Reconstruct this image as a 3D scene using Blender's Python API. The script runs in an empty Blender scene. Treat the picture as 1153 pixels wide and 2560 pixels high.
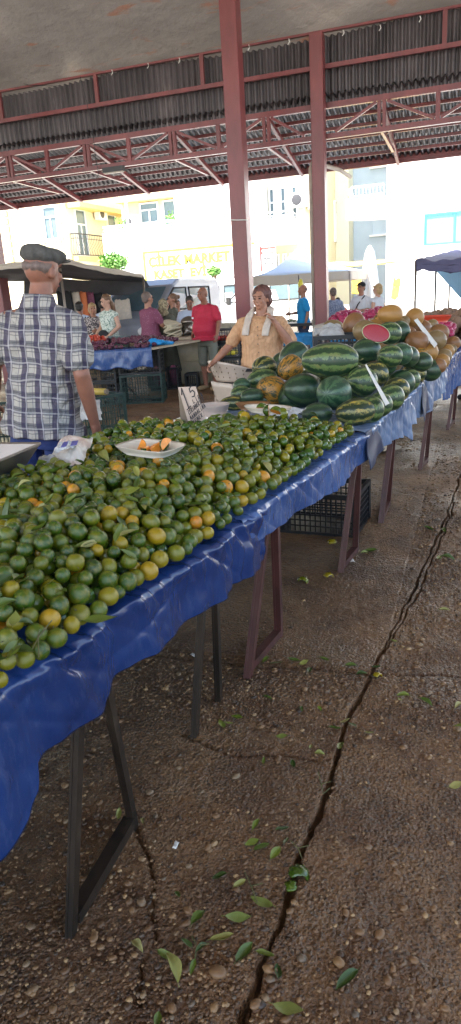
import bpy, math, random
import numpy as np
from mathutils import Vector, Matrix, noise as mnoise
S = bpy.context.scene
col = S.collection
rad = math.radians
# ------------------------------------------------------------------ camera
H = 1.45; PITCH = rad(17.55); ROLL = rad(3.62); YAW = rad(20); FPX = 1720.0
R0 = Vector((1, 0, 0)); U0 = Vector((0, math.sin(PITCH), math.cos(PITCH))); F0 = Vector((0, math.cos(PITCH), -math.sin(PITCH)))
MZ = Matrix.Rotation(YAW, 3, 'Z')
CR = MZ @ (R0 * math.cos(ROLL) - U0 * math.sin(ROLL))
CU = MZ @ (U0 * math.cos(ROLL) + R0 * math.sin(ROLL))
CF = MZ @ F0
CP = Vector((0, 0, H))
cam = bpy.data.cameras.new('camera'); cam_o = bpy.data.objects.new('camera', cam); col.objects.link(cam_o)
cam.sensor_fit = 'VERTICAL'; cam.sensor_height = 36.0; cam.lens = 36.0 * FPX / 2560
cam.clip_start = 0.05; cam.clip_end = 2000
cam_o.matrix_world = Matrix.Translation(CP) @ Matrix((CR, CU, -CF)).transposed().to_4x4()
S.camera = cam_o
# ------------------------------------------------------------------ light
SUN_EL = rad(60); SUN_AZ_DIR = Vector((-0.62, -0.78, 0)).normalized()
w = bpy.data.worlds.new('World'); S.world = w; w.use_nodes = True
nt = w.node_tree; bg = nt.nodes['Background']; sky = nt.nodes.new('ShaderNodeTexSky')
sky.sky_type = 'NISHITA'; sky.sun_disc = False; sky.sun_elevation = SUN_EL
sky.sun_rotation = math.atan2(SUN_AZ_DIR.x, SUN_AZ_DIR.y)
sky.dust_density = 2.5; sky.air_density = 1.0
nt.links.new(sky.outputs[0], bg.inputs[0]); bg.inputs[1].default_value = 0.15
sl = bpy.data.lights.new('sun', 'SUN'); so = bpy.data.objects.new('sun', sl); col.objects.link(so)
sl.energy = 5.0; sl.angle = rad(0.5); sl.color = (1, 0.95, 0.86)
sdir = (SUN_AZ_DIR * math.cos(SUN_EL) + Vector((0, 0, math.sin(SUN_EL))))
so.rotation_euler = sdir.to_track_quat('Z', 'Y').to_euler(); so.location = (0, 0, 30)
S.view_settings.view_transform = 'Standard'; S.view_settings.look = 'None'
S.view_settings.exposure = 2.45; S.view_settings.gamma = 1
S.render.engine = 'CYCLES'
# ------------------------------------------------------------------ pixel -> world helpers (photo pixels 1153x2560)
def ray(x, y): return CR * (x - 576.5) - CU * (y - 1280) + CF * FPX
def atz(x, y, z=0.0):
    d = ray(x, y); return CP + d * ((z - H) / d.z)
def atY(x, y, Y):
    d = ray(x, y); return CP + d * (Y / d.y)
def atX(x, y, X):
    d = ray(x, y); return CP + d * (X / d.x)
FH = MZ @ Vector((0, 1, 0))
def atD(x, y, D):
    d = ray(x, y); return CP + d * (D / d.dot(FH))
def proj(P):
    v = Vector(P) - CP; k = v.dot(CF)
    return (576.5 + FPX * v.dot(CR) / k, 1280 - FPX * v.dot(CU) / k, k)
# ------------------------------------------------------------------ object helpers
def tag(o, label=None, cat=None, group=None, kind=None):
    if label: o['label'] = label
    if cat: o['category'] = cat
    if group: o['group'] = group
    if kind: o['kind'] = kind
    return o
def empty(name, loc=(0, 0, 0), rz=0.0, label=None, cat=None, group=None):
    o = bpy.data.objects.new(name, None); col.objects.link(o); o.location = loc; o.rotation_euler = (0, 0, rz)
    o.empty_display_size = 0.1
    return tag(o, label, cat, group)
def link(name, me, mat=None, parent=None, loc=None, rot=None):
    o = bpy.data.objects.new(name, me); col.objects.link(o)
    if mat is not None:
        if not isinstance(mat, (list, tuple)): mat = [mat]
        if not me.materials:
            for m in mat: me.materials.append(m)
    if parent: o.parent = parent
    if loc is not None: o.location = loc
    if rot is not None: o.rotation_euler = rot
    return o
def copy_tree(o, parent=None):
    c = o.copy(); col.objects.link(c)
    if parent: c.parent = parent
    for ch in list(o.children): copy_tree(ch, c)
    return c
class MB:
    def __init__(s): s.v = []; s.f = []; s.mi = []
    def add(s, vs, fs, mi=0):
        n = len(s.v); s.v += [tuple(v) for v in vs]
        s.f += [tuple(i + n for i in f) for f in fs]; s.mi += [mi] * len(fs); return s
    def box(s, c, d, rz=0, mi=0, M=None):
        hx, hy, hz = d[0] / 2, d[1] / 2, d[2] / 2
        vs = [Vector((x, y, z)) for z in (-hz, hz) for y in (-hy, hy) for x in (-hx, hx)]
        if M is None: M = Matrix.Rotation(rz, 3, 'Z')
        vs = [M @ v + Vector(c) for v in vs]
        return s.add(vs, [(0, 2, 3, 1), (4, 5, 7, 6), (0, 1, 5, 4), (2, 6, 7, 3), (0, 4, 6, 2), (1, 3, 7, 5)], mi)
    def bb(s, a, b, mi=0):
        return s.box([(a[i] + b[i]) / 2 for i in range(3)], [abs(b[i] - a[i]) for i in range(3)], mi=mi)
    def beam(s, a, b, w, h, up=(0, 0, 1), mi=0):
        a = Vector(a); b = Vector(b); d = (b - a); L = d.length; d.normalize()
        x = d.cross(Vector(up))
        if x.length < 1e-4: x = Vector((1, 0, 0))
        x.normalize(); z = x.cross(d)
        return s.box((a + b) / 2, (w, L, h), M=Matrix((x, d, z)).transposed(), mi=mi)
    def tube(s, pts, r, n=8, cap=True, mi=0):
        pts = [Vector(p) for p in pts]
        rs = r if isinstance(r, (list, tuple)) else [r] * len(pts)
        vs = []; fs = []; px = None
        for i, p in enumerate(pts):
            t = (pts[min(i + 1, len(pts) - 1)] - pts[max(i - 1, 0)]).normalized()
            if px is None: px = t.orthogonal().normalized()
            px = (px - t * px.dot(t)); px = px.normalized() if px.length > 1e-6 else t.orthogonal().normalized()
            py = t.cross(px)
            for k in range(n):
                a = 2 * math.pi * k / n; vs.append(p + (px * math.cos(a) + py * math.sin(a)) * rs[i])
        for i in range(len(pts) - 1):
            for k in range(n): fs.append((i * n + k, i * n + (k + 1) % n, (i + 1) * n + (k + 1) % n, (i + 1) * n + k))
        if cap: fs.append(tuple(range(n))[::-1]); fs.append(tuple(range((len(pts) - 1) * n, len(pts) * n)))
        return s.add(vs, fs, mi)
    def cap(s, a, b, r0, r1, n=14, mi=0):
        a = Vector(a); b = Vector(b); d = (b - a).normalized(); pts = []; rs = []
        for t in (-1, -.9, -.7, -.4): pts.append(a + d * r0 * t); rs.append(r0 * math.sqrt(max(0.003, 1 - t * t)))
        pts.append(a); rs.append(r0); pts.append(b); rs.append(r1)
        for t in (.4, .7, .9, 1): pts.append(b + d * r1 * t); rs.append(r1 * math.sqrt(max(0.003, 1 - t * t)))
        return s.tube(pts, rs, n, mi=mi)
    def ell(s, c, r, M=None, nu=16, nv=10, mi=0):
        vs = []; fs = []
        for j in range(nv + 1):
            th = math.pi * j / nv
            for i in range(nu):
                a = 2 * math.pi * i / nu
                v = Vector((r[0] * math.sin(th) * math.cos(a), r[1] * math.sin(th) * math.sin(a), r[2] * math.cos(th)))
                if M: v = M @ v
                vs.append(v + Vector(c))
        for j in range(nv):
            for i in range(nu): fs.append((j * nu + i, (j + 1) * nu + i, (j + 1) * nu + (i + 1) % nu, j * nu + (i + 1) % nu))
        return s.add(vs, fs, mi)
    def loft(s, lv, n=28, e=2.3, mi=0):
        vs = []; fs = []
        for (cx, cy, z, rx, ry) in lv:
            for k in range(n):
                a = 2 * math.pi * k / n; c_, s_ = math.cos(a), math.sin(a)
                vs.append((cx + rx * math.copysign(abs(c_) ** (2 / e), c_), cy + ry * math.copysign(abs(s_) ** (2 / e), s_), z))
        for i in range(len(lv) - 1):
            for k in range(n): fs.append((i * n + k, i * n + (k + 1) % n, (i + 1) * n + (k + 1) % n, (i + 1) * n + k))
        fs.append(tuple(range(n))[::-1]); fs.append(tuple(range((len(lv) - 1) * n, len(lv) * n)))
        return s.add(vs, fs, mi)
    def mesh(s, name, smooth=False):
        me = bpy.data.meshes.new(name); me.from_pydata(s.v, [], s.f)
        if any(s.mi): me.polygons.foreach_set('material_index', s.mi)
        if smooth: me.polygons.foreach_set('use_smooth', [True] * len(me.polygons))
        me.update(); return me
    def build(s, name, mat=None, parent=None, smooth=False, loc=None, rot=None, bevel=0):
        me = s.mesh(name, smooth)
        o = link(name, me, mat, parent, loc, rot)
        if bevel:
            b = o.modifiers.new('bevel', 'BEVEL'); b.width = bevel; b.segments = 2; b.limit_method = 'ANGLE'
        return o
def npmesh(name, V, F, smooth=True, mats=None, mi=None):
    V = np.asarray(V, dtype=np.float32); F = np.asarray(F, dtype=np.int32); k = F.shape[1]
    me = bpy.data.meshes.new(name); me.vertices.add(len(V)); me.vertices.foreach_set('co', V.ravel())
    me.loops.add(F.size); me.loops.foreach_set('vertex_index', F.ravel())
    me.polygons.add(len(F)); me.polygons.foreach_set('loop_start', np.arange(0, F.size, k, dtype=np.int32))
    me.polygons.foreach_set('loop_total', np.full(len(F), k, dtype=np.int32))
    if mi is not None: me.polygons.foreach_set('material_index', np.asarray(mi, dtype=np.int32))
    me.polygons.foreach_set('use_smooth', np.full(len(F), smooth))
    me.update(calc_edges=True); me.validate(); return me
def gridmesh(name, V, nu, nv, smooth=True):      # V: (nu*nv,3), index i*nv+j
    i, j = np.meshgrid(np.arange(nu - 1), np.arange(nv - 1), indexing='ij')
    a = (i * nv + j).ravel()
    return npmesh(name, V, np.stack([a, a + nv, a + nv + 1, a + 1], 1), smooth)
def vn(x, y, seed=0):
    rs = np.random.RandomState(seed); T = rs.rand(256, 256)
    xi = np.floor(x).astype(int); yi = np.floor(y).astype(int); fx = x - xi; fy = y - yi
    fx = fx * fx * (3 - 2 * fx); fy = fy * fy * (3 - 2 * fy)
    a = T[xi % 256, yi % 256]; b = T[(xi + 1) % 256, yi % 256]; c = T[xi % 256, (yi + 1) % 256]; d = T[(xi + 1) % 256, (yi + 1) % 256]
    return ((a * (1 - fx) + b * fx) * (1 - fy) + (c * (1 - fx) + d * fx) * fy) * 2 - 1
def fbm(x, y, seed=0, o=4):
    r = 0; a = 1.
    for k in range(o): r = r + a * vn(x * 2 ** k + 17.3 * k, y * 2 ** k + 5.1 * k, seed + k); a *= .5
    return r
def remesh(mb, name, vox, mat, parent=None, smooth_it=4, wr=None, fac=0.5):
    me = mb.mesh(name); o = link(name, me, None)
    m = o.modifiers.new('r', 'REMESH'); m.mode = 'VOXEL'; m.voxel_size = vox
    sm = o.modifiers.new('s', 'SMOOTH'); sm.iterations = smooth_it; sm.factor = fac
    dg = bpy.context.evaluated_depsgraph_get(); ev = o.evaluated_get(dg)
    me2 = bpy.data.meshes.new_from_object(ev); o.modifiers.clear(); o.data = me2; bpy.data.meshes.remove(me)
    me2.name = name
    n = len(me2.vertices); co = np.empty(n * 3, dtype=np.float32); me2.vertices.foreach_get('co', co); co = co.reshape(-1, 3)
    if wr:
        no = np.empty(n * 3, dtype=np.float32); me2.vertices.foreach_get('normal', no); no = no.reshape(-1, 3)
        d = wr(co, no); co = co + no * d[:, None]
        me2.vertices.foreach_set('co', co.ravel())
    me2.polygons.foreach_set('use_smooth', np.full(len(me2.polygons), True)); me2.materials.clear()
    for mm in (mat if isinstance(mat, (list, tuple)) else [mat]): me2.materials.append(mm)
    me2.update()
    if parent: o.parent = parent
    return o
# ------------------------------------------------------------------ materials
class NT:
    def __init__(s, name):
        s.m = bpy.data.materials.new(name); s.m.use_nodes = True; s.t = s.m.node_tree
        s.p = s.t.nodes['Principled BSDF']; s.tc = None
    def n(s, ty, **k):
        nd = s.t.nodes.new(ty)
        for a, b in k.items(): setattr(nd, a, b)
        return nd
    def l(s, a, b): s.t.links.new(a, b)
    def co(s, which='Object', scale=(1, 1, 1), rot=(0, 0, 0)):
        tc = s.n('ShaderNodeTexCoord'); mp = s.n('ShaderNodeMapping'); mp.inputs['Scale'].default_value = scale; mp.inputs['Rotation'].default_value = rot
        s.l(tc.outputs[which], mp.inputs[0]); return mp.outputs[0]
    def noise(s, sc, vec=None, det=4, rough=.6, dist=0):
        nd = s.n('ShaderNodeTexNoise'); nd.inputs['Scale'].default_value = sc; nd.inputs['Detail'].default_value = det
        nd.inputs['Roughness'].default_value = rough; nd.inputs['Distortion'].default_value = dist
        s.l(vec if vec else s.co(), nd.inputs['Vector']); return nd.outputs[0]
    def voro(s, sc, vec=None, feat='F1', out=0):
        nd = s.n('ShaderNodeTexVoronoi'); nd.feature = feat; nd.inputs['Scale'].default_value = sc
        s.l(vec if vec else s.co(), nd.inputs['Vector']); return nd.outputs[out]
    def ramp(s, fac, stops, interp='LINEAR'):
        r = s.n('ShaderNodeValToRGB'); r.color_ramp.interpolation = interp; e = r.color_ramp.elements
        while len(e) < len(stops): e.new(.5)
        for el, (p, c) in zip(e, stops): el.position = p; el.color = (*c, 1) if len(c) == 3 else c
        s.l(fac, r.inputs[0]); return r.outputs[0]
    def mix(s, fac, a, b, mode='MIX'):
        m = s.n('ShaderNodeMix'); m.data_type = 'RGBA'; m.blend_type = mode
        for v, i in ((fac, 0), (a, 6), (b, 7)):
            if isinstance(v, (int, float)): m.inputs[i].default_value = v
            elif isinstance(v, tuple): m.inputs[i].default_value = (*v, 1)
            else: s.l(v, m.inputs[i])
        return m.outputs[2]
    def math(s, op, a, b=0., c=None):
        m = s.n('ShaderNodeMath'); m.operation = op
        for v, i in ((a, 0), (b, 1), (c, 2)):
            if v is None: continue
            if isinstance(v, (int, float)): m.inputs[i].default_value = v
            else: s.l(v, m.inputs[i])
        return m.outputs[0]
    def bump(s, h, st=.3, dist=.01, prev=None):
        b = s.n('ShaderNodeBump'); b.inputs['Strength'].default_value = st; b.inputs['Distance'].default_value = dist
        s.l(h, b.inputs['Height'])
        if prev: s.l(prev, b.inputs['Normal'])
        return b.outputs[0]
    def out(s, c=None, rough=None, normal=None, metal=None, spec=None):
        for v, k in ((c, 'Base Color'), (rough, 'Roughness'), (normal, 'Normal'), (metal, 'Metallic'), (spec, 'Specular IOR Level')):
            if v is None: continue
            if isinstance(v, tuple): s.p.inputs[k].default_value = (*v, 1)
            elif isinstance(v, (int, float)): s.p.inputs[k].default_value = v
            else: s.l(v, s.p.inputs[k])
        return s.m
def simple(name, c, rough=.6, var=.25, sc=8., bump=.15, bsc=60., metal=0., spec=.5, bd=.003):
    t = NT(name); v = t.co()
    f = t.noise(sc, v, 5)
    lo = tuple(x * (1 - var) for x in c); hi = tuple(min(1, x * (1 + var)) for x in c)
    cc = t.ramp(f, [(.3, lo), (.7, hi)])
    nb = t.bump(t.noise(bsc, v, 3), bump, bd) if bump else None
    return t.out(cc, rough, nb, metal, spec)
def twotone(name, a, b, sc, th=.5, soft=.04, rough=.8, kind='noise', bsc=200):
    t = NT(name); v = t.co()
    f = t.noise(sc, v, 2, dist=.6) if kind == 'noise' else t.voro(sc, v)
    c = t.ramp(f, [(th - soft, a), (th + soft, b)])
    return t.out(c, rough, t.bump(t.noise(bsc, v, 2), .1, .002))
M = {}
M['red_steel'] = (lambda t: t.out(t.mix(t.ramp(t.noise(3., t.co(scale=(1, 1, .3)), 6), [(.35, (0, 0, 0)), (.75, (1, 1, 1))]), (.23, .060, .062), (.13, .042, .045)), .36, t.bump(t.noise(25, None, 4), .25, .004), 0, .5))(NT('red_steel'))
M['rust_leg'] = (lambda t: t.out(t.ramp(t.noise(12., t.co(scale=(1, 1, .25)), 6), [(.3, (.04, .014, .012)), (.55, (.085, .028, .024)), (.8, (.12, .07, .05))]), .45, t.bump(t.noise(60, None, 4), .3, .003)))(NT('rust_leg'))
M['dark_leg'] = (lambda t: t.out(t.ramp(t.noise(14., t.co(scale=(1, 1, .25)), 6), [(.3, (.012, .009, .007)), (.6, (.032, .022, .015)), (.8, (.08, .06, .04))]), .4, t.bump(t.noise(60, None, 4), .3, .003)))(NT('dark_leg'))
def corr(name, extra=False):
    t = NT(name); v = t.co()
    c = t.ramp(t.noise(2.2, t.co(scale=(1, 1, .35)), 6), [(.3, (.055, .048, .052)), (.6, (.11, .096, .102)), (.85, (.24, .21, .205))])
    return t.out(c, .36, t.bump(t.noise(30, v, 4), .3, .004), .25)
M['corrugated'] = corr('corrugated_sheet')
# concrete floor
def floor_mat():
    t = NT('aggregate_concrete'); v = t.co()
    big = t.noise(1.3, v, 6, .65); mid = t.noise(9, v, 5)
    base = t.ramp(big, [(.32, (.100, .045, .016)), (.5, (.19, .092, .034)), (.7, (.29, .16, .068))])
    base = t.mix(t.ramp(mid, [(.4, (0, 0, 0)), (.8, (.6, .6, .6))]), base, (.22, .135, .065))
    vc = t.n('ShaderNodeTexVoronoi'); vc.inputs['Scale'].default_value = 95; t.l(v, vc.inputs['Vector'])
    vr = t.n('ShaderNodeSeparateColor'); t.l(vc.outputs[1], vr.inputs[0])
    stone = t.ramp(vr.outputs[0], [(0, (.045, .027, .016)), (.4, (.13, .072, .034)), (.75, (.23, .135, .065)), (1, (.36, .23, .12))])
    m = t.math('MULTIPLY', t.ramp(vc.outputs[0], [(.3, (1, 1, 1)), (.5, (0, 0, 0))]), .8)
    c = t.mix(m, base, stone)
    msk = t.ramp(t.noise(1.1, v, 5, .6), [(.38, (.12, .12, .12)), (.60, (1, 1, 1))]); hgt = t.math('MULTIPLY', t.math('SUBTRACT', 1., vc.outputs[0]), msk); stn = t.ramp(t.noise(2.3, v, 6, .7, .8), [(.44, (.55, .5, .48)), (.54, (1, 1, 1))]); c = t.mix(.75, c, t.mix(1., c, stn, 'MULTIPLY'))
    v2 = t.voro(210, v); n1 = t.noise(60, v, 5)
    b = t.bump(hgt, 1., .014); b = t.bump(t.math('SUBTRACT', 1., v2), .5, .004, b); b = t.bump(n1, .6, .012, b); b = t.bump(t.noise(22, v, 5, .65), .7, .03, b)
    wet = t.ramp(t.noise(.9, v, 5, .6), [(.40, (.34, .34, .34)), (.52, (.6, .6, .6)), (.8, (.75, .75, .75))])
    return t.out(c, wet, b, spec=.5)
M['floor'] = floor_mat()
def pebble_mat():
    t = NT('pebble'); g = t.n('ShaderNodeNewGeometry')
    c = t.ramp(g.outputs['Random Per Island'], [(0, (.045, .028, .018)), (.25, (.11, .056, .024)), (.55, (.17, .09, .038)), (.8, (.26, .15, .065)), (.9, (.11, .08, .055)), (.97, (.38, .24, .11))])
    return t.out(c, .5, t.bump(t.noise(120, None, 3), .2, .002))
M['pebble'] = pebble_mat()
def tarp(name, c1, c2, rough=.28, dust=.3, bs=.9):
    t = NT(name); v = t.co()
    c = t.ramp(t.noise(4, v, 6), [(.3, c1), (.7, c2)])
    d = t.math('MULTIPLY', t.ramp(t.noise(34, t.co(scale=(1, 1, .3)), 8, .78), [(.52, (0, 0, 0)), (.75, (1, 1, 1))]), dust)
    c = t.mix(d, c, (.38, .42, .50))
    b = t.bump(t.noise(6, t.co(scale=(1, 1.7, .7)), 3, .5, .5), bs * .6, .03); b = t.bump(t.noise(160, v, 3), .2, .002, b)
    return t.out(c, rough, b, spec=.6)
M['tarp_blue'] = tarp('blue_tarpaulin', (.006, .020, .085), (.013, .040, .15), .22, .08)
M['tarp_mid'] = tarp('worn_sheen_blue_tarpaulin', (.022, .055, .17), (.05, .10, .25), .26, .4)  # worn blue, lightened to put some grazing sheen into the colour
M['tarp_sheen'] = tarp('sheen_pale_blue_tarpaulin', (.08, .13, .24), (.17, .23, .35), .3, .6)  # paler blue paints in the sheen on the farther cloths
def mandarin(name, stops, mod=.6):
    t = NT(name); oi = t.n('ShaderNodeObjectInfo'); g = t.n('ShaderNodeNewGeometry'); v = t.co()
    r = t.math('FRACT', t.math('ADD', oi.outputs['Random'], g.outputs['Random Per Island']))
    c = t.ramp(r, stops)
    pt = t.ramp(t.noise(1.6, v, 4, dist=.6), [(.42, (0, 0, 0)), (.72, (1, 1, 1))])
    c = t.mix(t.math('MULTIPLY', pt, mod), c, (.19, .155, .006))
    b = t.bump(t.noise(30, v, 3), .22, .04)
    sp = t.ramp(t.noise(9, v, 4), [(.62, (0, 0, 0)), (.70, (1, 1, 1))]); c = t.mix(t.math('MULTIPLY', sp, .35), c, (.10, .075, .03))
    return t.out(c, .22, b, spec=.6)
M['m_green'] = mandarin('green_mandarin_skin', [(0, (.014, .048, .004)), (.3, (.030, .080, .005)), (.65, (.062, .105, .005)), (1, (.14, .14, .006))])
M['m_yellow'] = mandarin('yellow_mandarin_skin', [(0, (.12, .14, .005)), (.6, (.26, .20, .006)), (1, (.40, .23, .008))], .5)
M['m_orange'] = mandarin('orange_mandarin_skin', [(0, (.46, .17, .006)), (1, (.58, .25, .010))], .7)
M['stem'] = simple('stem', (.10, .10, .035), .7)
M['segment'] = simple('citrus_flesh', (.75, .26, .03), .3, .2, 60)
M['leaf'] = (lambda t: t.out(t.ramp(t.n('ShaderNodeObjectInfo').outputs['Random'], [(0, (.030, .062, .008)), (.5, (.070, .11, .012)), (1, (.14, .17, .018))]), .38, t.bump(t.noise(90, None, 3), .3, .002), spec=.5))(NT('leaf'))
M['leaf_dry'] = (lambda t: t.out(t.ramp(t.n('ShaderNodeObjectInfo').outputs['Random'], [(0, (.13, .17, .03)), (.6, (.24, .24, .05)), (1, (.30, .27, .10))]), .5, t.bump(t.noise(90, None, 3), .3, .002)))(NT('pale_leaf'))
def melon(name, dark, light, nst=11, thr=.5, wob=1.2, yel=None):
    t = NT(name); tc = t.n('ShaderNodeTexCoord'); sp = t.n('ShaderNodeSeparateXYZ'); t.l(tc.outputs['Object'], sp.inputs[0])
    ang = t.math('ARCTAN2', sp.outputs[1], sp.outputs[2])
    nz = t.noise(4.5, t.co(scale=(1, 1, 1)), 7, .8)
    a = t.math('ADD', t.math('MULTIPLY', ang, nst), t.math('MULTIPLY', t.math('SUBTRACT', nz, .5), wob * 12))
    s_ = t.math('ADD', t.math('MULTIPLY', t.math('SINE', a), .5), .5)
    s_ = t.math('ADD', s_, t.math('MULTIPLY', t.math('SUBTRACT', t.noise(9, None, 6, .75), .5), 1.6))
    f = t.ramp(s_, [(thr, (0, 0, 0)), (thr + .22, (1, 1, 1))])
    c = t.mix(f, dark, light)
    if yel:
        y = t.ramp(t.noise(2.5, None, 3), [(.5, (0, 0, 0)), (.66, (1, 1, 1))])
        c = t.mix(t.math('MULTIPLY', y, f), c, yel)
    return t.out(c, .32, t.bump(t.noise(40, None, 2), .12, .004), spec=.5)
M['wm_striped'] = melon('striped_watermelon_rind', (.018, .046, .018), (.12, .18, .055), 9, .5, .85, (.17, .18, .06))
M['wm_gold'] = melon('gold_striped_watermelon_rind', (.014, .030, .012), (.17, .17, .045), 8, .62, .8, (.40, .28, .05))
M['wm_dark'] = melon('dark_watermelon_rind', (.014, .038, .018), (.045, .085, .032), 8, .55, .5)
M['wm_light'] = melon('mottled_watermelon_rind', (.018, .055, .028), (.06, .12, .055), 9, .45, 1.0)
def yel_melon(name, base, spot, thr=.56):
    t = NT(name)
    f = t.ramp(t.noise(3.4, t.co(scale=(.5, 1.6, 1.6)), 7, .75, .6), [(thr, (0, 0, 0)), (thr + .05, (1, 1, 1))])
    b0 = t.mix(t.noise(1.4), base, tuple(x * .6 for x in base))
    return t.out(t.mix(f, b0, spot), .42, t.bump(t.noise(9, None, 6), .3, .004))
M['ml_spot'] = yel_melon('spotted_yellow_melon_rind', (.50, .23, .025), (.045, .05, .02), .49)
M['ml_gold'] = yel_melon('golden_melon_rind', (.42, .21, .05), (.13, .09, .03), .62)
M['ml_tan'] = yel_melon('tan_melon_rind', (.26, .17, .07), (.12, .10, .04), .60)
M['ml_orange'] = yel_melon('orange_melon_rind', (.27, .12, .04), (.13, .06, .02), .62)
M['wm_flesh'] = simple('watermelon_flesh', (.30, .018, .03), .3, .25, 40)
M['wm_white'] = simple('melon_inner_rind', (.55, .60, .35), .5)
M['card'] = simple('cardboard', (.46, .36, .29), .8, .12, 5)
M['card_dark'] = simple('cardboard_back', (.22, .17, .12), .85, .15, 5)
M['paper'] = simple('white_paper', (.70, .68, .62), .7, .06)
M['ink'] = simple('ink', (.012, .012, .02), .6, 0, bump=0)
M['foam'] = simple('foam_tray', (.62, .54, .42), .5, .08, 10)
M['bag'] = (lambda t: t.out(t.ramp(t.noise(14, None, 4), [(.3, (.55, .56, .55)), (.7, (.78, .78, .76))]), .25, t.bump(t.noise(30, None, 5, .7, 1.5), .9, .02), spec=.6))(NT('plastic_bag'))
M['bag'].node_tree.nodes['Principled BSDF'].inputs['Transmission Weight'].default_value = 0.25
M['bag_pink'] = (lambda t: t.out(t.ramp(t.noise(6, None, 4), [(.4, (.60, .42, .33)), (.6, (.72, .66, .58))]), .3, t.bump(t.noise(40, None, 5, .7, 1.5), .8, .012)))(NT('beige_plastic_bag'))
M['print_blue'] = simple('blue_print', (.10, .10, .38), .4, .3, 60)
M['steel'] = simple('brushed_steel', (.30, .26, .22), .42, .1, 8, .1, 80, .9)
M['scale_green'] = simple('scale_green_paint', (.06, .085, .065), .4, .35, 12)
M['board'] = simple('plywood', (.22, .14, .08), .7, .3, 6)
M['pale_wood'] = simple('pale_wood', (.42, .33, .22), .7, .2, 6)
M['crate_black'] = simple('black_plastic', (.008, .010, .013), .35, .2)
M['crate_green'] = simple('green_plastic', (.008, .028, .022), .35, .2)
M['crate_teal'] = simple('teal_plastic', (.025, .06, .05), .35, .2)
M['crate_white'] = simple('cream_plastic', (.55, .48, .34), .4, .12)
M['chair_white'] = simple('white_plastic', (.50, .41, .33), .3, .1, 5, .1)
M['sack'] = simple('woven_sack', (.30, .20, .10), .85, .25, 10, .5, 90)
M['yellow_roll'] = simple('yellow_film', (.55, .38, .08), .35, .1)
M['skin'] = simple('skin', (.36, .17, .105), .5, .12, 12, .15, 150)
M['skin_dark'] = simple('tanned_skin', (.27, .115, .07), .5, .16, 14, .25, 130)
M['skin_light'] = simple('light_skin', (.52, .30, .21), .5, .1, 12)
M['hair_dark'] = simple('dark_hair', (.022, .016, .013), .55, .4, 40, .6, 120)
M['hair_grey'] = simple('grey_hair', (.15, .105, .085), .6, .3, 40, .6, 120)
M['hair_blonde'] = simple('blonde_hair', (.42, .28, .13), .5, .3, 40, .6, 120)
M['hair_brown'] = simple('brown_hair', (.16, .085, .045), .5, .3, 40, .6, 120)
M['hair_red'] = simple('reddish_hair', (.11, .045, .035), .5, .4, 25, .6, 120)
M['eye'] = simple('eye', (.02, .015, .012), .2, 0, bump=0)
M['lip'] = simple('lip', (.28, .08, .07), .5, .1)
M['felt'] = simple('grey_felt', (.085, .080, .070), .95, .3, 30, .6, 180)
M['navy'] = simple('navy_cloth', (.012, .028, .12), .8, .25, 8)
M['black_cloth'] = simple('black_cloth', (.014, .014, .016), .85, .2)
M['khaki'] = simple('khaki_cloth', (.17, .17, .13), .85, .15)
M['jeans'] = simple('denim', (.045, .06, .11), .85, .2)
M['red_shirt'] = simple('red_cotton', (.42, .018, .045), .8, .12)
M['peach'] = (lambda t: t.out(t.ramp(t.noise(14, t.co(scale=(3, 3, .4)), 4), [(.3, (.50, .27, .13)), (.7, (.64, .38, .21))]), .75, t.bump(t.noise(18, t.co(scale=(3, 3, .5)), 5), .7, .012)))(NT('peach_cotton'))
M['towel'] = simple('towel', (.58, .49, .40), .95, .12, 20, .6, 150)
M['sky_shirt'] = simple('pale_blue_cotton', (.50, .56, .68), .8, .08)
M['white_shirt'] = simple('white_cotton', (.66, .68, .72), .8, .08)
M['cyan_shirt'] = simple('bright_blue_cotton', (.01, .27, .58), .8, .1)
M['orange_cloth'] = simple('orange_cotton', (.62, .17, .06), .8, .1)
M['pink_shirt'] = twotone('speckled_plum_cotton', (.50, .30, .36), (.20, .055, .10), 42, .16, .03, kind='voronoi')
M['floral_dark'] = twotone('dark_floral_cotton', (.05, .04, .05), (.55, .48, .44), 34, .52)
M['floral_green'] = twotone('pale_green_floral_cotton', (.16, .25, .20), (.62, .66, .58), 36, .46)
M['floral_blue'] = twotone('blue_grey_print_cotton', (.12, .15, .25), (.36, .40, .50), 60, .5)
M['scarf'] = twotone('checked_headscarf', (.16, .12, .07), (.36, .30, .18), 30, .5)
M['olive'] = simple('olive_cloth', (.10, .10, .075), .85, .2)
M['cream_cap'] = simple('cream_cap', (.55, .48, .38), .8, .1)
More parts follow.
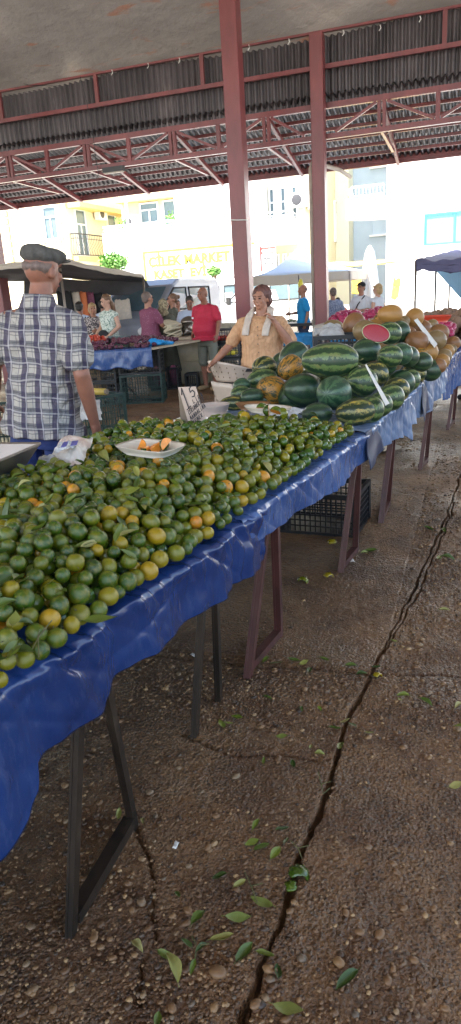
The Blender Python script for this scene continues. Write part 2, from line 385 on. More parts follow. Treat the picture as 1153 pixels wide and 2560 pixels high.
def plaid():
    t = NT('plaid_cotton'); tc = t.n('ShaderNodeTexCoord'); sp = t.n('ShaderNodeSeparateXYZ')
    nz = t.n('ShaderNodeTexNoise'); nz.inputs['Scale'].default_value = 5; t.l(tc.outputs['Object'], nz.inputs['Vector'])
    va = t.n('ShaderNodeVectorMath'); va.operation = 'MULTIPLY_ADD'; va.inputs[1].default_value = (.05, .05, .05)
    t.l(nz.outputs[1], va.inputs[0]); t.l(tc.outputs['Object'], va.inputs[2]); t.l(va.outputs[0], sp.inputs[0])
    X, Z = sp.outputs[0], sp.outputs[2]
    X = t.math('ADD', X, t.math('MULTIPLY', sp.outputs[1], .5))
    def band(v, per, off, wd, soft=.03):
        fr = t.math('FRACT', t.math('DIVIDE', t.math('ADD', v, 10 + off), per))
        d = t.math('ABSOLUTE', t.math('SUBTRACT', fr, .5))
        return t.ramp(d, [(wd / 2, (1, 1, 1)), (wd / 2 + soft, (0, 0, 0))])
    c = (.40, .37, .32)
    c = t.mix(t.math('MULTIPLY', band(Z, .078, 0, .44), .80), c, (.09, .09, .10))
    c = t.mix(t.math('MULTIPLY', band(X, .082, 0, .40), .85), c, (.030, .020, .062))
    c = t.mix(t.math('MULTIPLY', band(X, .041, .03, .04), .8), c, (.07, .06, .10))
    c = t.mix(t.math('MULTIPLY', band(Z, .039, .012, .045), .8), c, (.04, .04, .05))
    c = t.mix(t.math('MULTIPLY', band(X, .082, .012, .05), .6), c, (.50, .48, .46))
    c = t.mix(t.math('MULTIPLY', band(Z, .078, .008, .06), .5), c, (.50, .48, .45))
    b = t.bump(t.noise(7, t.co(scale=(1.8, 1.8, .7)), 5, .55, .9), .8, .06)
    return t.out(c, .75, b)
M['plaid'] = plaid()
M['canopy_dark'] = simple('dark_grey_canvas', (.075, .075, .085), .85, .2, 3, .3, 12, bd=.02)
M['canopy_white'] = simple('pale_canvas', (.50, .58, .66), .85, .06, 3, .3, 8, bd=.02)
M['canopy_skirt'] = simple('cream_canvas', (.50, .43, .35), .85, .06, 3)
M['canopy_purple'] = simple('slate_canvas', (.10, .10, .20), .8, .15, 3, .3, 8, bd=.02)
M['yellow_canvas'] = simple('yellow_canvas', (.75, .48, .08), .8, .15, 3)
M['white_canvas'] = simple('white_canvas', (.75, .75, .72), .8, .06, 3)
M['blue_canvas'] = simple('light_blue_canvas', (.25, .45, .62), .8, .1, 3)
M['yellow_wall'] = simple('yellow_render', (.74, .67, .45), .85, .06, .8)
M['white_wall'] = simple('white_render', (.80, .80, .78), .85, .04, .8)
M['gold_trim'] = simple('gold_trim', (.68, .50, .18), .8, .1)
M['grey_wall'] = simple('blue_grey_render', (.42, .52, .60), .85, .06, .8)
M['cream_wall'] = simple('cream_render', (.70, .70, .55), .85, .05, .8)
M['glass'] = simple('window_glass', (.10, .15, .17), .12, .1, bump=0)
M['glass_blue'] = simple('blue_window_glass', (.16, .38, .42), .12, .1, bump=0)
M['frame_white'] = simple('window_frame', (.75, .75, .73), .5, .05)
M['frame_blue'] = simple('blue_window_frame', (.05, .25, .5), .5, .05)
M['iron'] = simple('iron', (.04, .04, .045), .5, .1)
M['pipe'] = simple('pipe', (.42, .36, .30), .5, .1)
M['van_grey'] = simple('grey_car_paint', (.30, .31, .34), .25, .08, 4, 0)
M['van_white'] = simple('white_car_paint', (.70, .72, .72), .25, .05, 4, 0)
M['tyre'] = simple('tyre', (.02, .02, .02), .8, .1)
M['sign_yellow'] = simple('yellow_letters', (.80, .60, .04), .6, .05, bump=0)
M['sign_red'] = simple('red_sign', (.50, .06, .05), .6, .05, bump=0)
M['asphalt'] = simple('asphalt', (.46, .44, .41), .85, .15, 1.5, .4, 80)
M['tomato'] = simple('tomato', (.50, .05, .02), .3, .2)
M['plum'] = simple('plum', (.10, .02, .04), .4, .5, 20)
M['onion'] = simple('red_onion', (.36, .03, .09), .35, .3, 20)
M['brown_root'] = simple('brown_root', (.22, .13, .08), .75, .35, 20, .5, 60)
M['pepper_y'] = simple('yellow_pepper', (.55, .45, .04), .35, .2)
M['greens'] = simple('green_herbs', (.05, .12, .03), .6, .3)
M['blue_plastic'] = simple('light_blue_plastic_bag', (.02, .28, .62), .3, .2, 10, .7, 30, bd=.02)
M['crown'] = simple('foliage', (.09, .22, .03), .6, .5, 3)
M['yellow_bag'] = simple('yellow_bag', (.65, .58, .05), .4, .1)
def ceiling_cloth():
    t = NT('ceiling_canvas'); v = t.co()
    c = t.ramp(t.noise(.55, t.co(scale=(1, .5, 1)), 5, .5, .8), [(.3, (.21, .205, .195)), (.58, (.27, .26, .25)), (.70, (.38, .355, .325)), (.84, (.55, .50, .45))])
    s2 = t.ramp(t.noise(1.6, t.co(scale=(.6, 2.4, 1)), 5, .6, .5), [(.60, (0, 0, 0)), (.68, (1, 1, 1))])
    c = t.mix(t.math('MULTIPLY', s2, .7), c, (.34, .15, .09))
    t.out(c, .8, t.bump(t.noise(2.5, v, 4), .5, .12))
    tr = t.n('ShaderNodeBsdfTranslucent'); tc_ = t.mix(1., c, (.030, .028, .025), 'MULTIPLY'); t.l(tc_, tr.inputs[0]); ad = t.n('ShaderNodeAddShader')
    t.l(t.p.outputs[0], ad.inputs[0]); t.l(tr.outputs[0], ad.inputs[1]); t.l(ad.outputs[0], t.t.nodes['Material Output'].inputs[0]); return t.m
M['ceiling'] = ceiling_cloth()
# ================================================================== GROUND
CRK = [[(-.42, .3), (-.40, .97), (-.39, 1.24), (-.375, 1.6), (-.37, 1.92), (-.34, 2.41)],
       [(-.34, 2.41), (-.27, 2.93), (-.19, 3.7), (-.11, 4.7), (-.03, 6.), (.05, 7.5), (.2, 11)],
       [(-.34, 2.41), (-.245, 2.93), (-.165, 3.7), (-.09, 4.7)],
       [(-1.6, 2.33), (-.79, 2.37), (-.55, 2.39), (-.34, 2.41), (0, 2.45), (.6, 2.5), (2, 2.6)],
       [(-.9, 1.86), (-.7, 1.80), (-.55, 1.84), (-.40, 1.86)],
       [(-.88, 1.42), (-.78, 1.32), (-.72, 1.22), (-.66, 1.08), (-.63, .95)],
       [(-3, 5.6), (-.5, 5.75), (0, 5.9), (2, 6.1)], [(-6, 8.6), (-3, 8.5), (0, 8.8), (3, 9.2)],
       [(-3.2, 6.8), (-3.4, 9), (-3.5, 12)]]
CW = [.016, .011, .007, .010, .004, .004, .006, .01, .008]
def axis(lo, f0, f1, hi, d, g):
    a = list(np.arange(f0, f1, d)); s = d; x = f1
    while x < hi: a.append(x); s *= g; x += s
    s = d; x = f0 - d; b = []
    while x > lo: b.append(x); s *= g; x -= s
    return np.array([lo] + b[::-1] + a + [hi])
def build_ground():
    xs = axis(-150, -1.5, .55, 150, .009, 1.05); xs = np.unique(np.round(np.concatenate([xs[(xs < -.46) | (xs > -.10)], np.arange(-.46, -.10, .0032)]), 5)); ys = axis(-60, .55, 3.4, 250, .009, 1.025)
    X, Y = np.meshgrid(xs, ys, indexing='ij'); x = X.ravel(); y = Y.ravel()
    near = np.exp(-((x + .5) ** 2 + (y - 1.5) ** 2) / 40)
    z = fbm(x * 1.1, y * 1.1, 3, 4) * .006 * near + fbm(x * 18, y * 18, 9, 3) * .0016 * near + np.clip(fbm(x * 45, y * 45, 19, 2), 0, 2) * .0018 * near
    wx = x + fbm(x * 9, y * 9, 21, 4) * .012; wy = y + fbm(x * 9, y * 9, 31, 4) * .012
    for L, wd in zip(CRK, CW):
        dm = np.full(len(x), 9.)
        for (a, b), (c, d) in zip(L[:-1], L[1:]):
            ux, uy = c - a, d - b; t = np.clip(((wx - a) * ux + (wy - b) * uy) / (ux * ux + uy * uy), 0, 1)
            dm = np.minimum(dm, np.hypot(wx - a - t * ux, wy - b - t * uy))
        wv = wd * (1 + .5 * vn(x * 6, y * 6, 77))
        wv = wv * .44; z -= 4.8 * np.minimum(wd, .011) * np.exp(-np.minimum(dm / np.maximum(wv, .0035), 3) ** 8) + .04 * wd * np.exp(-(dm / (wv * 3)) ** 2)
    z += .006 * (y > 2.41) * (x < -.3) * near
    me = gridmesh('ground', np.stack([x, y, z], 1), len(xs), len(ys))
    tag(link('ground', me, M['floor']), kind='structure')
build_ground()
def ico(n):
    import bmesh
    bm = bmesh.new(); bmesh.ops.create_icosphere(bm, subdivisions=n, radius=1)
    v = np.array([p.co[:] for p in bm.verts]); f = np.array([[q.index for q in p.verts] for p in bm.faces]); bm.free(); return v, f
def scatter_blobs(name, P, Rr, rot, sub, mat, jit=0.15, seed=0):
    v, f = ico(sub); rs = np.random.RandomState(seed); n = len(P)
    V = np.repeat(v[None], n, 0) * (1 + jit * (rs.rand(n, len(v), 1) - .5)) * Rr[:, None, :]
    c, s = np.cos(rot)[:, None], np.sin(rot)[:, None]
    W = np.stack([V[..., 0] * c - V[..., 1] * s, V[..., 0] * s + V[..., 1] * c, V[..., 2]], 2) + P[:, None, :]
    Fa = (f[None] + (np.arange(n) * len(v))[:, None, None]).reshape(-1, 3)
    return link(name, npmesh(name, W.reshape(-1, 3), Fa), mat)
def pebbles():
    rs = np.random.RandomState(5); P = []; R = []; 
    n = 60000; u = rs.rand(n); y = .7 + 6.3 * u ** 1.35; x = -1.5 + 2.3 * rs.rand(n) + (y - 1) * .12
    dens = .5 + .5 * vn(x * 2.3, y * 2.3, 41); dens = np.where((x > -.36) & (y > 1.35), dens * .5, dens)
    dm = np.full(n, 9.)
    for Lc in CRK[:4]:
        for (a, b), (c, d) in zip(Lc[:-1], Lc[1:]):
            ux, uy = c - a, d - b; t = np.clip(((x - a) * ux + (y - b) * uy) / (ux * ux + uy * uy), 0, 1); dm = np.minimum(dm, np.hypot(x - a - t * ux, y - b - t * uy))
    k = (rs.rand(n) < dens + .1) & (dm > .016); x = x[k]; y = y[k]; n = len(x)
    r = .0022 + .0034 * rs.rand(n) ** 1.5 + .0085 * (rs.rand(n) ** 13)
    r *= 1 + .12 * (y - 1)
    Rr = np.stack([r * (1 + .5 * rs.rand(n)), r, r * (.45 + .2 * rs.rand(n))], 1)
    P = np.stack([x, y, .002 - r * .12 + fbm(x * 1.1, y * 1.1, 3, 4) * .006], 1)
    o = scatter_blobs('gravel', P, Rr, rs.rand(n) * 6.28, 1, M['pebble'], .22, 8)
    tag(o, 'small brown and grey pebbles showing through the worn concrete floor', 'pebbles', kind='stuff')
pebbles()
# the larger stones one can count
bigp = [(545, 2430, .019), (950, 2335, .014), (470, 2275, .012), (1010, 2270, .010), (865, 2282, .010), (540, 2040, .010), (520, 2118, .011), (1035, 2400, .010), (640, 2510, .013), (430, 2520, .011), (840, 2145, .008), (235, 2345, .012), (1112, 2520, .010), (1085, 2270, .009), (330, 2275, .009), (695, 1905, .007), (1025, 1725, .009), (900, 2330, .011)]
for i, (px, py, r) in enumerate(bigp):
    mb = MB(); mb.ell((0, 0, 0), (r * 1.15, r * .85, r * .6), nu=14, nv=8)
    o = mb.build('pebble', M['pebble'], smooth=True, loc=atz(px, py, .003), rot=(0, 0, i * 1.3))
    tag(o, 'smooth tan pebble larger than those around it, set in the concrete floor', 'pebble', 'larger pebbles in the concrete floor')
pv = MB(); pv.bb((10.5, -60, 0), (90, 17.3, .06)); pv.bb((-90, -60, 0), (60, -10, .05)); tag(pv.build('bounce_pavement', simple('bounce_paving', (.52, .48, .43), .8)), kind='structure')  # pale paving added out of view to bounce light into the hall
street = MB(); street.bb((-80, 17.4, 0), (80, 29.4, .03)); tag(street.build('road', M['asphalt']), kind='structure')
# ================================================================== MARKET HALL
W = 13.2
hall = empty('market_hall', (0, W, 0), label='steel market hall roof of corrugated sheets and red lattice trusses over the stalls', cat='market hall')
def hb(mb, name, mat, smooth=False):
    for i, v in enumerate(mb.v): mb.v[i] = (v[0], v[1] - W, v[2])
    return mb.build(name, mat, hall, smooth)
def corrug(x0, x1, A, B, per=.115, amp=.028, nrow=2, sag=0):       # sheet from line A(y,z) to B(y,z)
    xs = np.arange(x0, x1, per / 8); ts = np.linspace(0, 1, nrow); A = np.array(A); B = np.array(B)
    d = (B - A) / np.linalg.norm(B - A); nrm = np.array([-d[1], d[0]])
    X, T = np.meshgrid(xs, ts, indexing='ij'); q = np.sin(X / per * 2 * np.pi); q = np.sign(q) * np.abs(q) ** .7 * amp
    Yv = A[0] + (B[0] - A[0]) * T + nrm[0] * q; Z = A[1] + (B[1] - A[1]) * T + nrm[1] * q
    return gridmesh('sheet', np.stack([X.ravel(), Yv.ravel() - W, Z.ravel()], 1), len(xs), len(ts))
link('wall_sheeting', corrug(-30, 8, (W + .12, 4.42), (W + .12, 6.6)), M['corrugated'], hall)
link('lean_to_roof', corrug(-30, 8, (W + .02, 4.60), (W + 2.78, 3.90)), M['corrugated'], hall)
mb = MB(); mb.bb((-30, W - .04, 4.37), (8, W + .04, 4.46)); mb.bb((-30, W - .04, 3.90), (8, W + .04, 3.98)); hb(mb, 'truss_chord', M['red_steel'])
raf = [-14.5, -12.7, -10.9, -9.09, -7.3, -5.48, -3.67, -1.66, .15, 1.96, 3.8]
for i, x in enumerate(raf):
    mb = MB(); mb.bb((x - .07, W - .03, 3.98), (x - .015, W + .03, 4.37)); mb.bb((x + .015, W - .03, 3.98), (x + .07, W + .03, 4.37)); hb(mb, 'truss_post', M['red_steel'])
    if i + 1 < len(raf):
        xm = (x + raf[i + 1]) / 2
        if abs(xm + 2.66) > .2:
            mb = MB(); mb.bb((xm - .035, W - .03, 3.98), (xm + .035, W + .03, 4.37)); hb(mb, 'truss_post', M['red_steel'])
            mb = MB(); mb.beam((x + .09, W, 4.36), (xm - .05, W, 4.0), .045, .045); hb(mb, 'truss_diagonal', M['red_steel'])
            mb = MB(); mb.beam((xm + .05, W, 4.0), (raf[i + 1] - .09, W, 4.36), .045, .045); hb(mb, 'truss_diagonal', M['red_steel'])
        else:
            mb = MB(); mb.beam((x + .09, W, 4.36), (xm - .32, W, 4.0), .045, .045); hb(mb, 'truss_diagonal', M['red_steel'])
            mb = MB(); mb.beam((xm + .22, W, 4.0), (raf[i + 1] - .09, W, 4.36), .045, .045); hb(mb, 'truss_diagonal', M['red_steel'])
    mb = MB(); mb.beam((x, W + .04, 4.40), (x, W + 2.72, 3.79), .06, .08); hb(mb, 'rafter', M['red_steel'])
    mb = MB(); mb.beam((x, W + .05, 3.93), (x, W + 1.75, 3.88), .05, .06); hb(mb, 'brace', M['red_steel'])
for k in range(7):
    t = (k + .3) / 6.35; y = W + 2.72 * t; z = 4.40 - .61 * t + .065
    mb = MB(); mb.beam((-30, y, z), (8, y, z), .05, .055); hb(mb, 'purlin', M['red_steel'])
mb = MB(); mb.bb((-30, W + 2.70, 3.79), (8, W + 2.76, 3.95)); hb(mb, 'eave_beam', M['red_steel'])
mb = MB(); mb.bb((-30, W - .06, 4.96), (8, W, 5.03)); hb(mb, 'wall_rail', M['red_steel'])
mb = MB(); mb.bb((-30, W - .06, 5.49), (8, W, 5.525)); hb(mb, 'wall_rail', M['red_steel'])
for x in (-13.5, -11.3, -9.08, -6.93, -4.8, -.68, 1.5, 3.7):
    mb = MB(); mb.bb((x - .035, W - .058, 5.03), (x + .035, W + .0, 5.50)); hb(mb, 'wall_stud', M['red_steel'])
# canvas ceiling with sag, real sheet sloping up towards the ridge
def ceiling():
    xs = np.linspace(-30, 10, 161); s = np.linspace(0, 1, 90); X, T = np.meshgrid(xs, s, indexing='ij')
    Y = W + .17 - T * 22; slope = np.minimum(T * 22, 7) ; Z = 5.54 + slope * .34 + np.clip(T * 22 - 7, 0, 99) * -.0
    Z += -.10 * np.abs(np.sin(X * .62 + .6)) * np.exp(-((T * 22) / 1.5)) + .05 * fbm(X * .7, Y * .7, 5, 3) * np.clip(T * 30, 0, 1)
    Z -= .05 * np.sin(np.clip(T * 22, 0, 3.14)) * (T * 22 < 3.14)
    me = gridmesh('canvas', np.stack([X.ravel(), Y.ravel() - W, Z.ravel()], 1), len(xs), len(s))
    link('ceiling_canvas', me, M['ceiling'], hall)
ceiling()
tie = MB()
for (px, py) in [(280, 175), (370, 158), (448, 145), (622, 112), (722, 97), (858, 75), (950, 62), (1050, 40)]:
    p = atY(px, py, W - .12); tie.tube([p, p + Vector((.02, -.02, -.05)), p + Vector((-.01, -.03, -.09))], .008, 5)
hb(tie, 'canvas_tie', M['white_canvas'])
wire = MB()
pts = [atY(x, y, W - .1) for x, y in [(200, 190), (216, 250), (232, 330), (240, 400), (247, 435)]]; wire.tube(pts, .006, 5)
pts = [atY(x, y, W - .1) for x, y in [(0, 185), (40, 205), (75, 213), (150, 215)]]; wire.tube(pts, .005, 5)
pts = [atY(x, y, W - .1) for x, y in [(213, 430), (222, 445), (240, 448), (250, 430), (246, 418)]]; wire.tube(pts, .005, 5)
hb(wire, 'hanging_wire', M['iron'])
# columns
def column(x, y, wd, z1, label):
    t = empty('steel_column', (x, y, 0), label=label, cat='column')
    m = MB(); h = wd / 2; m.bb((-h, -h, .02), (h, h, z1)); o = m.build('shaft', M['red_steel'], t, bevel=.012)
    m = MB(); m.bb((-h - .006, -h * .25, .02), (-h, h * .25, z1)); m.bb((-h, -h - .05, .0), (h, h + .05, .02)); m.build('seam_plate', M['red_steel'], t)
    return t
c1 = column(-3.82, 11.9, .27, 5.86, 'thick red steel column on the left, behind the woman in the peach shirt')
m = MB(); m.tube([(-.16, -.14, 2.63), (0, -.15, 2.61), (.16, -.14, 2.60)], .008, 6); m.build('cord', M['white_canvas'], c1)
c2 = column(-2.70, 13.02, .22, 5.45, 'thinner red steel column on the right, behind the watermelons, with a drain pipe')
m = MB(); m.tube([(-.16, .02, .1), (-.16, .02, 3.45), (-.14, .1, 3.56), (.2, .9, 3.5), (.32, 1.3, 3.42)], .035, 10); m.build('drain_pipe', M['pipe'], c2, smooth=True)
column(.9, 11.9, .27, 5.86, 'red steel column beyond the right edge')
column(-8.83, 11.9, .27, 5.86, 'red steel column at the far left edge of the photo beside the man in the cap')
# ================================================================== BUILDINGS
def window(par, x, y, z, w_, h_, mat='frame_white', glass='glass', face='y', sill=True, mull=1, trans=.32, name='window'):
    m = MB(); t = .06; d = .09
    def B(a0, z0, a1, z1, dd, off=0):
        if face == 'y': m.bb((x + a0, y - dd, z + z0), (x + a1, y - off, z + z1))
        else: m.bb((x + off, y + a0, z + z0), (x + dd, y + a1, z + z1))
    B(-w_ / 2, 0, -w_ / 2 + t, h_, d); B(w_ / 2 - t, 0, w_ / 2, h_, d); B(-w_ / 2 + t, 0, w_ / 2 - t, t, d); B(-w_ / 2 + t, h_ - t, w_ / 2 - t, h_, d)
    if trans: B(-w_ / 2 + t, h_ * (1 - trans) - t / 2, w_ / 2 - t, h_ * (1 - trans) + t / 2, d * .85)
    for k in range(mull):
        cx = -w_ / 2 + w_ * (k + 1) / (mull + 1); B(cx - t / 2, t, cx + t / 2, h_ * (1 - trans) - t / 2 if trans else h_ - t, d * .8)
    o = m.build(name, M[mat], par)
    m = MB()
    B(-w_ / 2 + .01, .01, w_ / 2 - .01, h_ - .01, .03, .004); m.build('pane', M[glass], o)
    if sill:
        m = MB(); B(-w_ / 2 - .08, -.09, w_ / 2 + .08, -.004, .16); m.build('sill', M['white_wall'], o)
    return o
def ac(par, x, y, z, face='y'):
    m = MB(); D = Vector((0, -1, 0)) if face == 'y' else Vector((1, 0, 0)); T = Vector((1, 0, 0)) if face == 'y' else Vector((0, 1, 0))
    c = Vector((x, y, z)) + D * .25; s = (.8, .3, .58) if face == 'y' else (.3, .8, .58)
    m.box(c, s); o = m.build('air_conditioner', M['frame_white'], par, bevel=.02)
    m = MB(); f = c + D * .155 - T * .12; Mx = Matrix((T, Vector((0, 0, 1)), D)).transposed()
    m.ell(f, (.22, .22, .015), Mx); m.build('fan_grille', M['iron'], o)
def railing(par, pts, h_, mat, step=.14, curve=0, rail2=True):
    m = MB()
    for a, b in zip(pts[:-1], pts[1:]):
        a = Vector(a); b = Vector(b); L = (b - a).length; n = max(2, int(L / step)); up = Vector((0, 0, 1)); out = (b - a).cross(up).normalized()
        m.tube([a + up * h_, b + up * h_], .03, 6)
        m.tube([a + up * .08, b + up * .08], .02, 6)
        if rail2: m.tube([a + up * h_ * .8, b + up * h_ * .8], .015, 6)
        for k in range(n + 1):
            p = a + (b - a) * k / n
            if curve: m.tube([p + up * .05, p + out * curve + up * h_ * .3, p + up * h_ * .65, p + up * h_], .010, 4, cap=False)
            else: m.tube([p, p + up * h_], .014, 4, cap=False)
    return m.build('railing', M[mat], par)
# --- left yellow apartment house: front at Y=30, side face X=-18.05 recedes
A = empty('apartment_house', (-24, 31, 0), label='yellow apartment house at the far left with an iron balcony on its side', cat='apartment house')
def part(name, mat, P, boxes, **k):
    m = MB(); L = P.location
    for a, b in boxes: m.bb([a[i] - L[i] for i in range(3)], [b[i] - L[i] for i in range(3)])
    return m.build(name, M[mat], P, **k)
part('wall', 'yellow_wall', A, [((-34, 30, 0), (-18.05, 48, 9))])
L = A.location
window(A, -18.85 - L.x, 30 - L.y, 4.35, .75, 1.45)
part('window_surround', 'gold_trim', A, [((-19.42, 29.94, 4.2), (-19.26, 29.995, 5.95)), ((-18.44, 29.94, 4.2), (-18.28, 29.995, 5.95))])
part('corner_trim', 'gold_trim', A, [((-21.35 , 29.9, z), (-21.15, 29.995, z + .22)) for z in np.arange(3.2, 7, .34)])
window(A, -24.5 - L.x, 30 - L.y, 4.35, .9, 1.45)
part('downpipe', 'white_wall', A, [((-18.2, 29.9, 0), (-18.1, 29.98, 9))])
window(A, -18.05 - L.x, 31.2 - L.y, 3.6, .95, 2.1, face='x', sill=False, name='balcony_door')
window(A, -18.05 - L.x, 34.3 - L.y, 3.6, .95, 2.1, face='x', sill=False, name='balcony_door')
window(A, -18.05 - L.x, 36.6 - L.y, 4.4, .9, 1.2, face='x')
window(A, -18.05 - L.x, 39.6 - L.y, 3.6, .95, 2.1, face='x', sill=False, name='balcony_door')
ac(A, -18.05 - L.x, 32.9 - L.y, 5.6, 'x')
part('balcony_slab', 'gold_trim', A, [((-18.04, 30.1, 3.38), (-17.7, 40.5, 3.56))])
part('balcony_soffit', 'yellow_wall', A, [((-18.04, 30.05, 3.05), (-17.8, 40.5, 3.375))])
part('upper_balcony_slab', 'gold_trim', A, [((-18.04, 30.1, 5.66), (-17.3, 44, 5.86))])
railing(A, [(-18 - L.x, 30.15 - L.y, 3.56), (-17.74 - L.x, 30.15 - L.y, 3.56), (-17.74 - L.x, 40.4 - L.y, 3.56)], 1.0, 'iron', .16, .10)
# --- centre white apartment house with long parapet balcony and market sign
B_ = empty('apartment_house', (-12, 31, 0), label='white apartment house with a long parapet balcony above the yellow market sign', cat='apartment house'); L = B_.location
part('wall', 'white_wall', B_, [((-12.45, 29.6, 0), (-8.75, 40, 9)), ((-16.0, 31.6, 6.2), (-12.45, 40, 9)), ((-15.9, 30.3, 0), (-12.46, 31.6, 3.3))])
part('recessed_wall', 'yellow_wall', B_, [((-16.0, 31.61, 0), (-12.45, 40, 6.19))])
part('balcony_parapet', 'white_wall', B_, [((-16.0, 29.5, 3.42), (-12.47, 29.62, 4.38)), ((-16.0, 29.62, 3.42), (-15.88, 31.6, 4.38))])
part('balcony_slab', 'white_wall', B_, [((-16.05, 29.45, 3.3), (-12.46, 31.6, 3.418))])
railing(B_, [(-15.95 - L.x, 31.5 - L.y, 4.38), (-15.95 - L.x, 29.56 - L.y, 4.38), (-12.5 - L.x, 29.56 - L.y, 4.38)], .24, 'frame_white', .5)
window(B_, -14.55 - L.x, 31.6 - L.y, 4.7, .95, 1.0, mull=1)
window(B_, -13.4 - L.x, 31.6 - L.y, 3.6, .9, 2.1, sill=False, name='balcony_door')
ac(B_, -15.4 - L.x, 31.6 - L.y, 4.9)
part('upper_balcony_slab', 'gold_trim', B_, [((-16.0, 31.0, 5.75), (-12.46, 31.6, 5.95))])
part('shop_front', 'white_wall', B_, [((-12.3, 29.52, .1), (-9.0, 29.598, 2.2))])
fl = MB()
for i, (x, z) in enumerate([(-12.75, 4.75), (-12.6, 4.62), (-12.9, 4.6), (-15.2, 4.7)]):
    for k in range(26):
        r = random.Random(i * 50 + k); a = r.uniform(0, 6.28); p = Vector((x - L.x + r.gauss(0, .1), 29.9 - L.y + r.gauss(0, .1), z + r.gauss(0, .12)))
        fl.add([p, p + Vector((.09 * math.cos(a), .09 * math.sin(a), .05)), p + Vector((.02, .02, .12))], [(0, 1, 2)])
fl.build('balcony_plants', M['crown'], B_)
def text(par, s, loc, size, mat, rz=0.0, ext=.01, name='lettering', shear=0, rx=math.pi / 2, space=1.0):
    cu = bpy.data.curves.new(name, 'FONT'); cu.body = s; cu.size = size; cu.extrude = ext; cu.shear = shear; cu.space_character = space; cu.offset = size * .045
    o = bpy.data.objects.new('tmp', cu); col.objects.link(o)
    dg = bpy.context.evaluated_depsgraph_get(); me = bpy.data.meshes.new_from_object(o.evaluated_get(dg)); bpy.data.objects.remove(o)
    me.name = name; me.materials.clear(); ob = link(name, me, M[mat], par, loc, (rx, 0, rz)); return ob
sg = empty('shop_sign', (-12, 29.3, 2.0), label='white and yellow shop sign reading ÇİLEK MARKET under the white balcony', cat='shop sign')
m = MB(); m.bb((-1.9, 0, .15), (3.1, .12, 1.35)); m.build('sign_board', M['white_wall'], sg)
m = MB(); m.bb((-1.9, -.02, 1.352), (3.1, .12, 1.45)); m.bb((-2.0, -.02, .15), (-1.902, .12, 1.45)); m.build('sign_frame', M['sign_yellow'], sg)
text(sg, 'ÇİLEK MARKET', (-1.75, -.02, .80), .55, 'sign_yellow'); text(sg, 'KASET  EVİ', (-1.55, -.02, .28), .50, 'sign_yellow')
# --- yellow corner house with wrap-round balcony
C_ = empty('apartment_house', (-8, 31, 0), label='pale yellow corner house with a white wrap-round balcony, seen between the two red columns', cat='apartment house'); L = C_.location
part('wall', 'yellow_wall', C_, [((-8.74, 31.2, 0), (-7.2, 46, 21))])  # wall raised above the visible part to shade the blue-grey house
part('balcony_parapet', 'white_wall', C_, [((-8.74, 29.9, 3.45), (-7.5, 30.0, 4.35)), ((-7.6, 30.0, 3.45), (-7.5, 36.5, 4.35))])
part('balcony_slab', 'white_wall', C_, [((-8.74, 29.85, 3.33), (-7.45, 36.6, 3.448))])
railing(C_, [(-8.7 - L.x, 29.95 - L.y, 4.35), (-7.55 - L.x, 29.95 - L.y, 4.35), (-7.55 - L.x, 36.4 - L.y, 4.35)], .22, 'frame_white', .4, rail2=False)
for x in (-8.55, -8.05, -7.55): window(C_, x - L.x, 31.2 - L.y, 3.75, .26, 1.9, sill=False, trans=.3, mull=0)
for k in range(4): window(C_, -8.4 + .32 * k - L.x, 31.2 - L.y, 1.7, .16, 1.3, sill=False, trans=0, mull=0)
for y in (33.2, 35.6, 38.5): window(C_, -7.2 - L.x, y - L.y, 3.7, .8, 2.0, face='x', sill=False)
ac(C_, -7.25 - L.x, 31.15 - L.y, 5.05)
ac(C_, -7.2 - L.x, 32.0 - L.y, 5.0, 'x')
rs_ = empty('wall_sign', (-8.7, 29.7, 2.3), label='small red and white wall sign on the corner of the pale yellow house', cat='sign')
m = MB(); m.bb((0, 0, 0), (.62, .08, .95)); m.build('sign_board', M['white_wall'], rs_)
m = MB(); m.bb((0, -.012, .68), (.62, -.001, .93)); m.bb((-.07, -.012, 0), (-.001, .08, .95)); m.build('sign_band', M['sign_red'], rs_)
text(rs_, 'ORKİDE', (.03, -.016, .73), .15, 'white_wall', ext=.003); text(rs_, 'Düğün Sal.', (.03, -.006, .45), .13, 'iron', ext=.003); text(rs_, 'Tören Sal.', (.03, -.006, .25), .13, 'iron', ext=.003)
# --- cream / blue-grey house in the alley
D_ = empty('apartment_house', (-6, 41, 0), label='blue-grey house standing in the shade behind the white building', cat='apartment house'); L = D_.location
part('wall', 'grey_wall', D_, [((-8.2, 40, 0), (-1, 48, 12))])
part('side_wall', 'cream_wall', D_, [((-7.19, 38.5, 0), (-6.5, 39.99, 12))])
for z in (4.0, 7.3): window(D_, -5.0 - L.x, 40 - L.y, z, 1.1, .9, 'grey_wall', 'grey_wall', trans=0)
# --- white building on the right
E_ = empty('apartment_house', (2, 30, 0), label='plain white building on the right with a blue-framed window and side balcony', cat='apartment house'); L = E_.location
part('wall', 'white_wall', E_, [((-3.45, 29.0, 0), (14, 40, 12))])
window(E_, -.95 - L.x, 29 - L.y, 2.75, 2.2, 1.12, 'frame_blue', 'glass_blue', sill=False, trans=0)
part('ledge', 'white_wall', E_, [((-3.4, 28.7, 2.36), (14, 28.995, 2.44))])
m = MB()
out = [(-3.46, 28.6), (-4.7, 28.6), (-4.98, 28.9), (-5.05, 29.4), (-4.9, 29.9), (-4.6, 30.3), (-3.46, 30.9)]
vs = [(x - L.x, y - L.y, 3.95) for x, y in out] + [(x - L.x, y - L.y, 4.62) for x, y in out]; n = len(out)
m.add(vs, [tuple(range(n)), tuple(range(n, 2 * n))[::-1]] + [(i, i + n, (i + 1) % n + n, (i + 1) % n) for i in range(n)]); m.build('balcony_parapet', M['white_wall'], E_)
